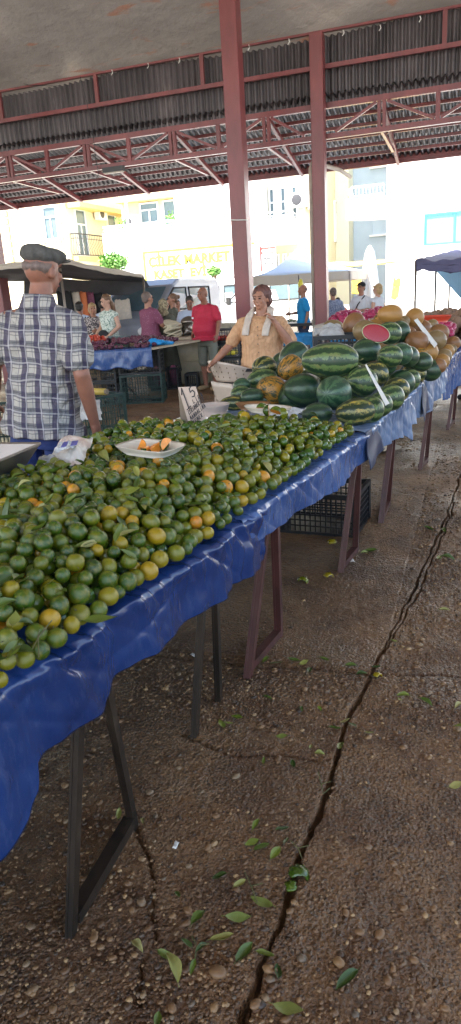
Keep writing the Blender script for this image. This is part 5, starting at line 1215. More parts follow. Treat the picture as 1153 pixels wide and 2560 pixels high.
m = MB(); m.bb((-.6, -.02, .76), (.25, .6, .80)); m.bb((-.55, 0, 0), (-.5, .05, .76)); m.bb((.15, 0, 0), (.2, .05, .76)); o = m.build('market_table', M['board'], loc=(q0.x, q0.y, 0)); tag(o, 'low table under the tomatoes behind the man in the plaid shirt', 'market table')
def blob_bag(px, py, D, r, mat, label, cat='plastic bag'):
    p = atD(px, py, D); m = MB(); m.ell((0, 0, 0), r, nu=20, nv=12)
    for i, v in enumerate(m.v): q = mnoise.fractal(Vector(v) * 14 + Vector((px, 0, 0)), .9, 2, 3); m.v[i] = tuple(Vector(v) * (1 + .45 * q))
    o = m.build('plastic_bag', M[mat], smooth=True, loc=p); tag(o, label, cat)
blob_bag(388, 856, 10.2, (.13, .1, .05), 'blue_plastic', 'bright blue plastic bag beside the plums'); blob_bag(412, 858, 10.4, (.14, .08, .035), 'blue_plastic', 'pale blue plastic bag lying right of the brighter one')
blob_bag(752, 716, 14.6, (.05, .05, .14), 'yellow_bag', 'yellow bag hanging from the pole of the pale gazebo', 'bag')
# folding chair, sacks
def folding_chair():
    p = atz(300, 1003, 0); t = empty('folding_chair', (p.x - .1, p.y, 0), rad(-20), label='folding camping chair with green fabric straps in front of the black crates', cat='folding chair')
    for s in (-.2, .25):
        m = MB(); m.tube([(s, -.2, 0), (s, .12, .48), (s, .22, .95)], .012, 6); m.build('back_leg', M['iron'], t)
        m = MB(); m.tube([(s, .3, 0), (s, -.15, .46)], .012, 6); m.build('front_leg', M['iron'], t)
    m = MB(); m.add([(-.2, .2, .95), (.25, .2, .95), (.25, .12, .52), (-.2, .12, .52)], [(0, 1, 2, 3)]); o = m.build('back_cloth', M['crate_teal'], t); o.modifiers.new('s', 'SOLIDIFY').thickness = .006
    m = MB(); m.add([(-.2, -.16, .46), (.25, -.16, .46), (.25, .12, .48), (-.2, .12, .48)], [(0, 1, 2, 3)]); o = m.build('seat', M['crate_teal'], t); o.modifiers.new('s', 'SOLIDIFY').thickness = .006
folding_chair()
def sack(px, py, Hh, r, label, mat='sack'):
    p = atz(px, py, 0); m = MB(); m.loft([(0, 0, 0.0, r * .9, r * .8), (0, 0, .1, r, r * .9), (.02, 0, Hh * .5, r * 1.05, r * .95), (0, .02, Hh * .85, r * .85, r * .75), (.02, 0, Hh, r * .55, r * .5)], n=20)
    o = remesh(m, 'sack', .02, M[mat], None, 3, lambda c, n: .014 * fbm(c[:, 0] * 9 + px, c[:, 2] * 9, 3, 3)); o.location = (p.x, p.y, 0); tag(o, label, 'sack')
sack(240, 985, .62, .22, 'brown woven sack standing behind the arm of the man in the plaid shirt'); sack(222, 975, .85, .2, 'striped tan sack behind the brown one')
m = MB(); m.tube([(0, 0, 0), (0, 0, .14)], [.15, .19], 18); p = atz(243, 975, 0); tag(m.build('bucket', M['crate_black'], loc=(p.x + .25, p.y - .3, .12), smooth=False), 'low black bucket at the foot of the brown sack', 'bucket')
# produce crates by the red column
for k, (mt, lab) in enumerate([('greens', 'bottom'), ('greens', 'second'), ('pepper_y', 'third'), ('tomato', 'top')]):
    z = .235 * k + .0; crate((-3.86, 10.98, z), rad(12), (.44, .34, .215), 'crate_black', lab + ' black crate in the stack beside the man in the red shirt', nx=9, nz=4)
    for j in range(8 if k > 0 else 0):
        m = MB(); m.ell((0, 0, 0), (.05, .045, .045)); tag(m.build('pepper', M[mt if j % 2 else ('pepper_y' if mt != 'tomato' else 'tomato')], smooth=True, loc=(-4.0 + .09 * (j % 4), 10.86 + .1 * (j // 4), z + .07)), 'pepper in the ' + lab + ' crate of the stack beside the man in the red shirt', 'pepper', 'peppers in the ' + lab + ' crate')
for i in range(3):
    crate((-3.45, 11.3, .24 * i), rad(6), (.42, .32, .22), 'crate_black', ('lowest', 'middle', 'upper')[i] + ' black crate in the stack behind the white chair', nx=9, nz=4)
for k in range(4):
    crate((-5.5 + .62 * (k % 2), 15.2, .30 * (k // 2) + .25), rad(2), (.58, .4, .28), 'crate_white', 'cream crate ' + ('low' if k < 2 else 'high') + (' left' if k % 2 == 0 else ' right') + ' in the block behind the red column', nx=10, nz=3, solid=True)
# white plastic chair
def plastic_chair():
    p = atz(585, 1010, 0); t = empty('plastic_chair', (-2.12, 6.42, 0), rad(142), label='white plastic armchair behind the watermelons', cat='chair'); mt = M['chair_white']
    # shell back: curved band with holes
    m = MB(); n, k = 25, 9; V = []
    for i in range(n):
        a = math.pi * (1.02 * i / (n - 1) - .01)
        for j in range(k):
            v = j / (k - 1); hh = .66 + .10 * v + .10 * math.sin(a) * v; r = .25 + .05 * v; V.append((r * 1.05 * math.cos(a), .02 + r * .95 * math.sin(a) + .03 * v, hh))
    F = []
    for i in range(n - 1):
        for j in range(k - 1):
            if 1 <= j <= 6 and 5 <= i <= 18 and (i + j) % 2 == 0 and False: continue
            a = i * k + j; F.append((a, a + k, a + k + 1, a + 1))
    m.add(V, F); o = m.build('back_band', mt, t, True); s = o.modifiers.new('s', 'SOLIDIFY'); s.thickness = .01
    m = MB()
    for i in range(4, 21, 2):
        a = math.pi * (1.02 * i / (n - 1) - .01)
        for j in (2, 4, 6): v = j / 8; hh = .66 + .10 * v + .10 * math.sin(a) * v; r = .25 + .05 * v; m.ell((r * 1.05 * math.cos(a), .02 + r * .95 * math.sin(a) + .03 * v, hh), (.006, .006, .009), nu=8, nv=6)
    m.build('vent_holes', M['card_dark'], t)
    m = MB(); m.loft([(0, .0, .42, .24, .22), (0, 0, .435, .25, .23)], 24, 3.5); m.build('seat', mt, t)
    m = MB(); V = []
    for i in range(9):
        x = (i / 8 - .5) * .34
        for j in range(5): V.append((x * (1 + .12 * j / 4), .20 + .045 * j / 4, .43 + .22 * j / 4))
    m.add(V, [(i * 5 + j, (i + 1) * 5 + j, (i + 1) * 5 + j + 1, i * 5 + j + 1) for i in range(8) for j in range(4)]); o = m.build('lower_back', mt, t, True); s = o.modifiers.new('s', 'SOLIDIFY'); s.thickness = .01
    for sx in (-1, 1):
        m = MB(); m.tube([(sx * .27, .04, .70), (sx * .28, -.10, .69), (sx * .275, -.2, .66), (sx * .25, -.23, .55)], .028, 8); m.build('armrest', mt, t, True)
        for sy in (-1, 1): m = MB(); m.beam((sx * .26, sy * .24, 0), (sx * .22, sy * .18, .62 if sy < 0 else .5), .05, .03); m.build('leg', mt, t, bevel=.006)
    return t
plastic_chair()
# dark table with greens behind
dt = empty('market_table', (-3.05, 14.3, 0), label='dark table with bunches of greens behind the watermelons', cat='market table')
m = MB(); m.box((0, 0, .78), (1.7, .9, .06)); m.build('tabletop', M['crate_black'], dt)
for s in (-.7, .7): m = MB(); m.bb((s - .03, -.4, 0), (s + .03, -.35, .75)); m.build('leg', M['iron'], dt)
for i in range(5):
    m = MB(); rr_ = random.Random(i)
    for k in range(120): a = Vector((rr_.gauss(0, .09), rr_.gauss(0, .07), abs(rr_.gauss(0, .025)))); d = Vector((rr_.gauss(0, .03), rr_.gauss(0, .03), .01)); m.add([a, a + d, a + d + Vector((.012, .012, .01))], [(0, 1, 2)])
    tag(m.build('herb_bunch', M['greens'], loc=(-3.6 + .3 * i, 14.15, .82)), 'bunch of dark green herbs on the dark table', 'herbs', 'herb bunches on the dark table')
dk = drape((Vector((-3.9, 13.95, 0)), Vector((-2.2, 13.95, 0))), .5, 'blue_plastic', 'bright blue sheet hanging under the dark table of greens', 7, top=.62)
crate((-3.1, 12.2, .0), 0, (.6, .4, .5), 'crate_black', 'dark blue crate under the table behind the woman in the peach shirt', solid=True)
cb = crate((-1.02, 5.55, 1.0), rad(4), (.36, .30, .10), 'crate_black', 'low black crate of wrapped goods on top of the watermelon pile', nx=10, nz=2)
bagmesh('plastic_bag', [atY(800, 830, 5.7), atY(850, 812, 5.75), atY(868, 848, 5.5), atY(795, 852, 5.5)], 'bag', 'shiny white plastic bag spilling from the black crate on the pile', 'plastic bag', 31, puff=.05)
bagmesh('plastic_bag', [atY(782, 826, 5.8), atY(815, 822, 5.8), atY(812, 846, 5.6), atY(786, 850, 5.6)], 'bag', 'crumpled white bag at the left of the black crate on the pile', 'plastic bag', 37, puff=.03)
# metal plate on floor
m = MB(); m.tube([(0, 0, .012), (0, 0, .03)], [.10, .15], 28); p = atz(962, 1126, 0); tag(m.build('metal_plate', M['steel'], loc=(p.x, p.y, .0), smooth=False), 'shiny round metal plate lying on the floor under the watermelon table', 'plate')
# far right piles
pile('root', 'root vegetable', 'brown_root', 'knobbly brown root vegetable in the tall heap at the right edge', '', [Vector((-.72, 7.7, .82)), Vector((.1, 7.6, .82)), Vector((.25, 9.4, .82)), Vector((-.85, 9.4, .82))], 240, .055, .20, 300, 'brown root vegetables', 5, 1.5)
m = MB(); m.bb((-.95, 7.55, .77), (.12, 9.7, .81)); m.bb((-.8, 7.7, 0), (-.75, 7.75, .77)); m.bb((0, 7.7, 0), (.05, 7.75, .77)); tag(m.build('market_table', M['board']), 'table under the brown root vegetables at the right edge', 'market table')
rb = atY(1083, 795, 7.4); tray((rb.x, rb.y, rb.z - .05), .18, .14, 0, .07, 'shallow red plastic bowl of red onions behind the melons', mat='tomato', sq=2.2)
q = Vector((rb.x, rb.y, rb.z - .02)); pile('red_onion', 'onion', 'onion', 'purple red onion heaped near the red bowl', '', [q + Vector((-.12, -.22, -.22)), q + Vector((.2, -.22, -.22)), q + Vector((.2, .1, -.1)), q + Vector((-.12, .1, -.1))], 60, .03, .1, 300, 'onions near the red bowl', 6)
q = atY(862, 800, 12.2); pile('red_onion', 'onion', 'onion', 'red onion on the stall behind the right column', '', [q + Vector((-.28, 0, -.06)), q + Vector((.30, 0, -.06)), q + Vector((.30, .5, -.06)), q + Vector((-.28, .5, -.06))], 50, .055, .12, 300, 'onions on the far stall', 7)
q2 = atY(935, 800, 12.0); pile('red_onion', 'onion', 'onion', 'small red onion in the pile in front of the man in the dark cap', '', [q2 + Vector((-.25, 0, -.10)), q2 + Vector((.25, 0, -.10)), q2 + Vector((.25, .5, 0)), q2 + Vector((-.25, .5, 0))], 70, .045, .16, 300, 'onions by the capped man', 8)
m = MB(); zt = q.z - .06; m.bb((q.x - .5, 12, zt - .05), (q2.x + .5, 13.0, zt)); m.bb((q.x - .4, 12.1, 0), (q.x - .35, 12.15, zt - .05)); m.bb((q2.x + .3, 12.1, 0), (q2.x + .35, 12.15, zt - .05)); tag(m.build('market_table', M['canopy_skirt']), 'pale far table of red onions behind the melons', 'market table')
# ---------------- canopies
def quadcloth(name, P, mat, par=None, n=20, sag=.1, th=.01, seed=0, wob=.03, label=None, cat=None):
    P = [Vector(p) for p in P]; V = []; O = par.location if par else Vector((0, 0, 0))
    for i in range(n):
        for j in range(n):
            u, v = i / (n - 1), j / (n - 1); p = (P[0] * (1 - u) + P[1] * u) * (1 - v) + (P[3] * (1 - u) + P[2] * u) * v
            p = p + Vector((0, 0, -sag * 4 * u * (1 - u) * (.4 + .6 * 4 * v * (1 - v)) + wob * mnoise.noise(Vector((u * 5, v * 5, seed))))); V.append(p - O)
    o = link(name, gridmesh(name, np.array(V), n, n), M[mat], par); s = o.modifiers.new('s', 'SOLIDIFY'); s.thickness = th
    if label: tag(o, label, cat)
    return o
def pole(par, p, z0=0, r=.022, mat='steel', name='pole'):
    m = MB(); O = par.location; m.tube([(p.x - O.x, p.y - O.y, z0), (p.x - O.x, p.y - O.y, p.z)], r, 8); return m.build(name, M[mat], par, True)
a0 = atD(-60, 672, 12.0); a1 = atD(148, 652, 12.4); b1 = atD(357, 690, 14.2); b0 = atD(110, 645, 16); bb = atD(340, 660, 16.5)
cn = empty('market_tent', (a1.x, a1.y, 0), label='dark grey canvas market tent on steel poles behind the man in the plaid shirt', cat='market tent')
quadcloth('canopy', [a0, a1, atD(152, 695, 15.6), atD(-60, 704, 15.6)], 'canopy_dark', cn, sag=.04)
quadcloth('canopy', [a1, b1, atD(366, 702, 15.9), atD(152, 695, 15.6)], 'canopy_dark', cn, sag=.04, seed=4)
quadcloth('valance', [a0 + Vector((0, 0, .05)), a1 + Vector((0, 0, .04)), a1 - Vector((0, 0, .05)), a0 - Vector((0, 0, .05))], 'canopy_skirt', cn, sag=0, n=14)
quadcloth('valance', [a1 + Vector((0, 0, .05)), b1 + Vector((0, 0, .03)), b1 - Vector((0, 0, .04)), a1 - Vector((0, 0, .04))], 'canopy_skirt', cn, sag=.02, n=20)
s1, s2, s3, s4 = atD(60, 697, 15.65), atD(366, 702, 15.9), atD(385, 738, 15.9), atD(60, 735, 15.65)
quadcloth('back_curtain', [s1, s2, s3, s4], 'canopy_dark', cn, sag=0, seed=9)
pole(cn, a1); pole(cn, b1); pole(cn, a0)
# clothes rack under the tent
for i, (px, py, mt, lab) in enumerate([(163, 750, 'black_cloth', 'black garment hanging under the dark tent'), (183, 752, 'towel', 'tan garment hanging under the dark tent'), (200, 752, 'orange_cloth', 'bright orange garment hanging under the dark tent'), (218, 752, 'pink_shirt', 'purple garment hanging under the dark tent'), (240, 755, 'black_cloth', 'dark garment beside the purple one'), (308, 770, 'towel', 'beige cloth hanging behind the ponytailed woman')]):
    p = atD(px, py, 15.2); quadcloth('garment', [p + Vector((-.17, 0, .17)), p + Vector((.17, 0, .17)), p + Vector((.2, 0, -.4)), p + Vector((-.2, 0, -.4))], mt, None, sag=0, n=10, th=.02, wob=.05, seed=i, label=lab, cat='garment')
p1, p2, p3, p4 = atD(285, 738, 17), atD(370, 742, 17), atD(375, 762, 16.2), atD(275, 765, 16.2)
quadcloth('awning', [p1, p2, p3, p4], 'blue_canvas', None, sag=.03, label='pale blue low tent top seen beyond the dark tent', cat='awning')
p1, p2, p3, p4 = atD(385, 745, 19), atD(485, 728, 19), atD(480, 750, 18), atD(395, 765, 18)
quadcloth('awning', [p1, p2, p3, p4], 'white_canvas', None, sag=.05, label='white stall top behind the people in front of the market', cat='awning')
# gazebo
gz = atD(740, 622, 17.2); gb = empty('gazebo', (gz.x, gz.y, 0), label='pale blue-white pyramid gazebo between the two red columns', cat='gazebo'); O = gb.location
c = [atD(628, 690, 15.9), atD(875, 678, 16.6)]; cc = Vector((gz.x, gz.y, 0)); a = Vector((c[0].x, c[0].y, 1.78)); b = Vector((c[1].x, c[1].y, 1.80)); dd = Vector((b.x - a.x, b.y - a.y, 0)); nn = Vector((-dd.y, dd.x, 0))
fa, fb, fc, fd = a, b, b + Vector((.2, 2.5, 0)), a + Vector((.2, 2.5, 0)); pk = atD(742, 622, 17.6)
m = MB(); V = []
for (p, q) in ((fa, fb), (fb, fc), (fc, fd), (fd, fa)):
    for s_ in range(9):
        for r_ in range(7):
            u = s_ / 8; v = r_ / 6; e = p * (1 - u) + q * u; x = e * (1 - v) + pk * v; x.z -= .12 * math.sin(math.pi * v) * (1 - .3 * math.sin(math.pi * u)); V.append(x - O)
for k in range(4):
    for s_ in range(8):
        for r_ in range(6): i0 = k * 63 + s_ * 7 + r_; m.f.append((i0, i0 + 7, i0 + 8, i0 + 1)); m.mi.append(0)
m.v = [tuple(x) for x in V]; o = m.build('canopy', M['canopy_white'], gb, True); s = o.modifiers.new('s', 'SOLIDIFY'); s.thickness = .006
for (p, q) in ((fa, fb), (fb, fc), (fc, fd), (fd, fa)): quadcloth('valance', [p, q, q - Vector((0, 0, .2)), p - Vector((0, 0, .2))], 'canopy_skirt', gb, sag=0, n=14, th=.005, wob=.02)
for p in (fa, fb, fc, fd): pole(gb, p, r=.018)
pp = atD(747, 695, 15.9); pole(gb, Vector((pp.x, pp.y, 1.75)), r=.018)
# closed white parasol
um = atD(925, 612, 18.3); pr = empty('parasol', (um.x, um.y, 0), label='closed white parasol behind the couple on the right', cat='parasol'); m = MB(); m.loft([(0, 0, 1.15, .20, .2), (0, 0, 1.3, .22, .2), (0, 0, 1.8, .17, .15), (0, 0, 2.2, .11, .1), (0, 0, um.z, .02, .02)], 16)
m2 = remesh(m, 'canopy', .03, M['white_canvas'], pr, 2, lambda c, n: .02 * np.sin(np.arctan2(c[:, 1], c[:, 0]) * 8)); m = MB(); m.tube([(0, 0, 0), (0, 0, 2.3)], .025, 8); m.build('pole', M['pipe'], pr)
# slate canopy right
sl_ = [atD(1040, 652, 13.5), atD(1215, 645, 11.8)]; st_ = empty('market_tent', (sl_[0].x, sl_[0].y, 0), label='slate purple canopy with a drooping valance at the right edge', cat='market tent')
n0 = Vector((.5, 3, .25)); quadcloth('canopy', [sl_[0], sl_[1], sl_[1] + n0, sl_[0] + n0], 'canopy_purple', st_, sag=.05); quadcloth('valance', [sl_[0] + Vector((0, 0, .02)), sl_[1], sl_[1] - Vector((0, 0, .2)), sl_[0] - Vector((0, 0, .17))], 'canopy_purple', st_, sag=.02, wob=.06)
pole(st_, sl_[0]); pole(st_, sl_[0] + n0)
bt = [atD(1090, 676, 15), atD(1230, 670, 13.5)]; b2 = empty('market_tent', (bt[0].x, bt[0].y, 0), label='light blue tent with a slanting side under the slate canopy', cat='market tent')
quadcloth('canopy', [bt[0], bt[1], bt[1] + Vector((.3, 2.5, .3)), bt[0] + Vector((.3, 2.5, .3))], 'blue_canvas', b2); m = MB(); O = b2.location; m.add([bt[0] - O, bt[1] - O, Vector((bt[1].x, bt[1].y, .5)) - O], [(0, 1, 2)]); o = m.build('side_sheet', M['blue_canvas'], b2); o.modifiers.new('s', 'SOLIDIFY').thickness = .005; pole(b2, bt[0])
# yellow awnings and white stall backs
quadcloth('awning', [atD(825, 665, 21), atD(1040, 648, 20), atD(1040, 640, 22), atD(825, 655, 23)], 'yellow_canvas', None, sag=.1, label='yellow-edged awning line above the couple on the right', cat='awning')
quadcloth('stall_screen', [atD(880, 690, 19.5), atD(905, 688, 19.5), atD(905, 735, 19.5), atD(880, 735, 19.5)], 'yellow_canvas', None, sag=0, label='yellow cloth panel behind the man in the dark cap', cat='cloth panel')
quadcloth('stall_screen', [atD(985, 695, 19.5), atD(1003, 694, 19.5), atD(996, 748, 19.5), atD(976, 748, 19.5)], 'yellow_canvas', None, sag=0, wob=.1, label='narrow yellow cloth panel right of the blonde woman', cat='cloth panel')
quadcloth('stall_screen', [atD(830, 765, 23), atD(1120, 750, 22), atD(1120, 800, 22), atD(830, 800, 23)], 'white_canvas', None, sag=0, label='long white stall sheet behind the couple and the melons', cat='cloth panel')
quadcloth('stall_screen', [atD(628, 790, 22), atD(800, 782, 22), atD(800, 800, 22), atD(628, 806, 22)], 'white_canvas', None, sag=0, label='white sheeted counter behind the woman in the peach shirt', cat='cloth panel')
# ---------------- vehicles
def van(loc, rz, mat, label, Ln=4.6, Wd=1.8, Ht=2.0, nose=1.1):
    t = empty('van', loc, rz, label=label, cat='van'); m = MB()
    prof = [(0, .35), (0, .95), (.15, 1.05), (nose, 1.15), (nose + .75, Ht - .12), (nose + 1.05, Ht), (Ln - .15, Ht), (Ln, Ht - .15), (Ln, .35)]
    V = []; 
    for y, ins in ((-Wd / 2, 0), (Wd / 2, 0)):
        for x, z in prof: V.append((x, y * (1 if z < 1.2 else .93), z))
    n = len(prof); m.add(V, [tuple(range(n)), tuple(range(n, 2 * n))[::-1]] + [(i, i + n, (i + 1) % n + n, (i + 1) % n) for i in range(n)]); b = m.build('body', M[mat], t, bevel=.05)
    for s in (-1, 1):
        y = s * Wd / 2 * .965
        for q in ([(nose + .1, 1.2), (nose + .72, Ht - .2), (nose + 1.25, Ht - .2), (nose + 1.25, 1.2)], [(nose + 1.4, 1.2), (nose + 1.4, Ht - .2), (nose + 2.4, Ht - .2), (nose + 2.4, 1.2)]):
            m = MB(); Vq = [(x, y * (1.0 if z < 1.3 else .975), z) for x, z in q] ; m.add(Vq + [(x, y_ + s * .012, z) for x, y_, z in Vq], [(0, 1, 2, 3), (7, 6, 5, 4), (0, 4, 5, 1), (1, 5, 6, 2), (2, 6, 7, 3), (3, 7, 4, 0)]); w_ = m.build('side_window', M['glass'], t)
            m = MB(); m.tube([(x, y_ + s * .014, z) for x, y_, z in Vq + Vq[:1]], .022, 6); m.build('seal', M['tyre'], w_)
        m = MB(); m.box((nose + .15, s * (Wd / 2 + .1), 1.25), (.12, .18, .22)); m.build('wing_mirror', M['tyre'], t, bevel=.02)
        for x in (.85, Ln - .9): m = MB(); m.tube([(x, s * (Wd / 2 - .2), .32), (x, s * (Wd / 2 + .01), .32)], .32, 24); w_ = m.build('wheel', M['tyre'], t); m = MB(); m.tube([(x, s * (Wd / 2 + .005), .32), (x, s * (Wd / 2 + .02), .32)], .19, 18); m.build('rim', M['steel'], w_)
        m = MB(); m.ell((.02, s * Wd * .36, .82), (.05, .16, .1)); m.build('headlight', M['frame_white'], t, True)
    m = MB(); q = [(nose + .08, 1.2), (nose + .72, Ht - .2)]; V = [(q[0][0] - .05, -Wd * .42, q[0][1] + .03), (q[0][0] - .05, Wd * .42, q[0][1] + .03), (q[1][0] - .05, Wd * .38, q[1][1] + .03), (q[1][0] - .05, -Wd * .38, q[1][1] + .03)]; m.add(V, [(0, 1, 2, 3)]); o = m.build('windscreen', M['glass'], t); o.modifiers.new('s', 'SOLIDIFY').thickness = .01
    return t
p = atD(303, 850, 15.0); van((p.x, p.y, 0), rad(84), 'van_grey', 'grey van parked behind the shoppers and the plum stall', nose=.35, Ht=1.85, Ln=3.4, Wd=1.6)
p = atD(430, 800, 22.5); van((p.x, p.y + .6, 0), rad(8), 'van_white', 'white van behind the people at the basket table', nose=.3, Ht=1.9, Ln=3.6)
p = atD(548, 800, 22.5); van((p.x - .6, p.y, 0), rad(6), 'van_white', 'white car-fronted van partly hidden by the thick red column', nose=1.0, Ht=2.0, Ln=3.9)
# ================================================================== PEOPLE
def hand(mb, w_, d, side, palm_n, s=1., curl=.5, n=8):
    """palm from wrist w_ along d; side = direction of the thumb; palm_n = inner palm normal"""
    d = Vector(d).normalized(); side = Vector(side); side = (side - d * side.dot(d)).normalized(); pn = d.cross(side); pn = pn if pn.dot(Vector(palm_n)) > 0 else -pn
    w_ = Vector(w_); pal = w_ + d * .085 * s
    mb.cap(w_ - d * .02 * s, w_ + d * .03 * s, .026 * s, .028 * s, n)
    for o in (-.026, -.009, .009, .026): mb.cap(w_ + d * .02 * s + side * o * .7 * s, pal + side * o * s - d * .005 * s, .016 * s, .0125 * s, n)
    for k, (o, L) in enumerate(((.028, .070), (.010, .080), (-.009, .074), (-.027, .058))):
        a = pal + side * o * s; L *= s; c = curl * (1 + .12 * k)
        d1 = (d * math.cos(c * .5) + pn * math.sin(c * .5) + side * o * 1.5).normalized(); d2 = (d * math.cos(c * 1.3) + pn * math.sin(c * 1.3)).normalized(); d3 = (d * math.cos(c * 2.0) + pn * math.sin(c * 2.0)).normalized()
        b = a + d1 * L * .48; e = b + d2 * L * .32; f_ = e + d3 * L * .24
        mb.cap(a - d * .01, b, .0102 * s, .0092 * s, n); mb.cap(b, e, .0094 * s, .0086 * s, n); mb.cap(e, f_, .0086 * s, .0074 * s, n)
    a = w_ + d * .025 * s + side * .022 * s; b = a + (d * .7 + side * .7 + pn * .25).normalized() * .042 * s; c = b + (d * .95 + side * .2 + pn * .4).normalized() * .036 * s
    mb.cap(a, b, .014 * s, .0115 * s, n); mb.cap(b, c, .0115 * s, .009 * s, n)
def person(loc, rz, label, h=1.65, g=1., belly=0., skin='skin', head=(0, 0), neckfwd=0., arms=None, lean=0., shirt='white_shirt', sleeve='short', hem=.88, bottom='jeans', btype='trousers',
           hair='hair_dark', hstyle='short', vox=.011, stance=0., shw=.185, bust=0, noleg=False, shirt_wr=.006, handcurl=.6, hcap=None, sx=1., feet=True):
    t = empty('person', loc, rz, label=label, cat='person'); k = h / 1.70; t.scale = (k * sx, k, k)
    Lm = Matrix.Rotation(lean, 3, 'X')     # lean forward about hips
    def lean_(p):
        p = Vector(p)
        if p.z > .92: q = Lm @ (p - Vector((0, 0, .92))); return q + Vector((0, 0, .92))
        return p
    HY, HP = head; nk = lean_((0, neckfwd * -.3, 1.49)); Hm = Matrix.Rotation(HY, 3, 'Z') @ Matrix.Rotation(HP, 3, 'X')
    def hd(p): p = Vector(p) - Vector((0, 0, 1.50)); return nk + Hm @ p + Vector((0, -neckfwd, .01))
    if arms is None: arms = [((-.25, .03, 1.14), (-.26, -.05, .90)), ((.25, .03, 1.14), (.26, -.05, .90))]
    B = MB()
    # head
    B.ell(hd((0, .012, 1.612)), (.074, .092, .094), Hm, 20, 14); B.ell(hd((0, -.030, 1.555)), (.058, .062, .070), Hm, 18, 12); B.ell(hd((0, -.060, 1.510)), (.030, .026, .020), Hm); B.ell(hd((0, -.075, 1.635)), (.055, .016, .018), Hm)
    B.cap(hd((0, -.086, 1.608)), hd((0, -.108, 1.572)), .009, .0145); B.ell(hd((0, -.092, 1.538)), (.024, .012, .012), Hm)
    for s in (-1, 1): B.ell(hd((s * .036, -.070, 1.575)), (.022, .022, .024), Hm); B.ell(hd((s * .077, .014, 1.585)), (.010, .022, .032), Hm)
    B.cap(lean_((0, .012, 1.40)), hd((0, .004, 1.53)), .060 * math.sqrt(g), .055 * math.sqrt(g))
    # torso
    def tor(dr, z0=.80, z1=1.46):
        bl = belly
        lv = [(0, 0, .80, .155 * g, .115 * g), (0, -.25 * bl * .3, .90, .168 * g, .122 * g + bl * .3), (0, -.5 * bl * .5, 1.0, .160 * g + bl * .2, .115 * g + bl * .5), (0, -.45 * bl * .5, 1.10, .155 * g + bl * .2, .112 * g + bl * .5), (0, -.01 - bust * .3, 1.22, .168 * g, .118 * g + bust * .5), (0, -.005, 1.32, .175 * g, .112 * g + bust * .2), (0, .005, 1.385, .140 * g, .085 * g), (0, .008, 1.425, .098, .068), (0, .008, 1.465, .066, .058)]
        out = []
        for cx, cy, z, rx, ry in lv:
            if z < z0 - .001 or z > z1 + .001: continue
            out.append((cx, cy, z, rx + dr, ry + dr))
        return out
    def addtor(mb, dr, z0=.80, z1=1.46, extra=None):
        lv = tor(dr, z0, z1); lv = (extra or []) + lv; n0 = len(mb.v); mb.loft(lv, 32, 2.35)
        for i in range(n0, len(mb.v)): mb.v[i] = tuple(lean_(mb.v[i]))
    addtor(B, -.012, .80)
    sh = [lean_((s * shw * (g ** .4), .005, 1.345)) for s in (-1, 1)]
    ag = .5 + .5 * g
    for s, S0, (el, wr) in zip((-1, 1), sh, arms):
        B.cap(lean_((s * .04, .008, 1.40)), S0, .04, .05 * ag)
        el = Vector(el); wr = Vector(wr); B.cap(S0, el, .050 * ag, .040 * ag); B.ell(S0, (.058 * ag, .055 * ag, .058 * ag)); mid = el + (wr - el) * .3; B.cap(el, mid, .040 * ag, .041 * ag); B.cap(mid, wr, .041 * ag, .026)
        d = (wr - el).normalized(); thumb = Vector((0, -1, .2)) if abs(d.z) > .6 else Vector((0, 0, 1)); hand(B, wr, d, thumb, (-s, 0, 0), 1., handcurl)
    # legs
    st = stance
    for s in (-1, 1):
        hp = Vector((s * .09 * g, 0, .86)); kn = Vector((s * (.10 * g + st * .5), -.02, .48)); an = Vector((s * (.10 * g + st), .02, .09))
        B.cap(hp, kn, .082 * g, .056 * ag); B.cap(kn, kn * .65 + an * .35 + Vector((0, .015, 0)), .054 * ag, .056 * ag); B.cap(kn * .65 + an * .35 + Vector((0, .015, 0)), an, .056 * ag, .038)
        B.cap(an + Vector((0, .02, -.045)), an + Vector((s * .02, -.15, -.058)), .036, .026)
    body = remesh(B, 'body', vox, M[skin], t, 3)
    # face details
    for s in (-1, 1):
        m = MB(); m.ell(hd((s * .030, -.0905, 1.600)), (.0135, .006, .006), Hm, 10, 6); m.build('eye', M['eye'], t, True)
        m = MB(); m.cap(hd((s * .014, -.096, 1.622)), hd((s * .048, -.082, 1.624)), .004, .003, 6); m.build('eyebrow', M[hair if hair else 'hair_dark'], t, True)
    m = MB(); m.cap(hd((-.018, -.096, 1.537)), hd((.018, -.096, 1.537)), .005, .005, 6); m.build('mouth', M['lip'], t, True)
    # hair
    if hair and hstyle != 'none':
        m = MB()
        if hstyle == 'bald_fringe': m.ell(hd((0, .026, 1.606)), (.0770, .0835, .046), Hm, 22, 14)
        else: m.ell(hd((0, .026, 1.632)), (.084, .094, .090), Hm, 22, 14); m.ell(hd((0, .055, 1.585)), (.072, .062, .070), Hm)
        if hstyle == 'long': m.ell(hd((0, .075, 1.50)), (.085, .045, .13), Hm); m.cap(hd((-.07, .02, 1.60)), hd((-.085, .03, 1.48)), .030, .025); m.cap(hd((.07, .02, 1.60)), hd((.085, .03, 1.48)), .030, .025)
        if hstyle == 'verylong': m.ell(hd((0, .085, 1.52)), (.07, .045, .12), Hm); m.cap(hd((0, .11, 1.50)), lean_((.04, .15, 1.20)), .052, .022)
        if hstyle == 'bun': m.ell(hd((0, .125, 1.64)), (.042, .042, .042), Hm)
        if hstyle == 'bob': m.ell(hd((0, .05, 1.57)), (.092, .07, .10), Hm); m.cap(hd((-.05, -.070, 1.655)), hd((.05, -.070, 1.655)), .020, .020)
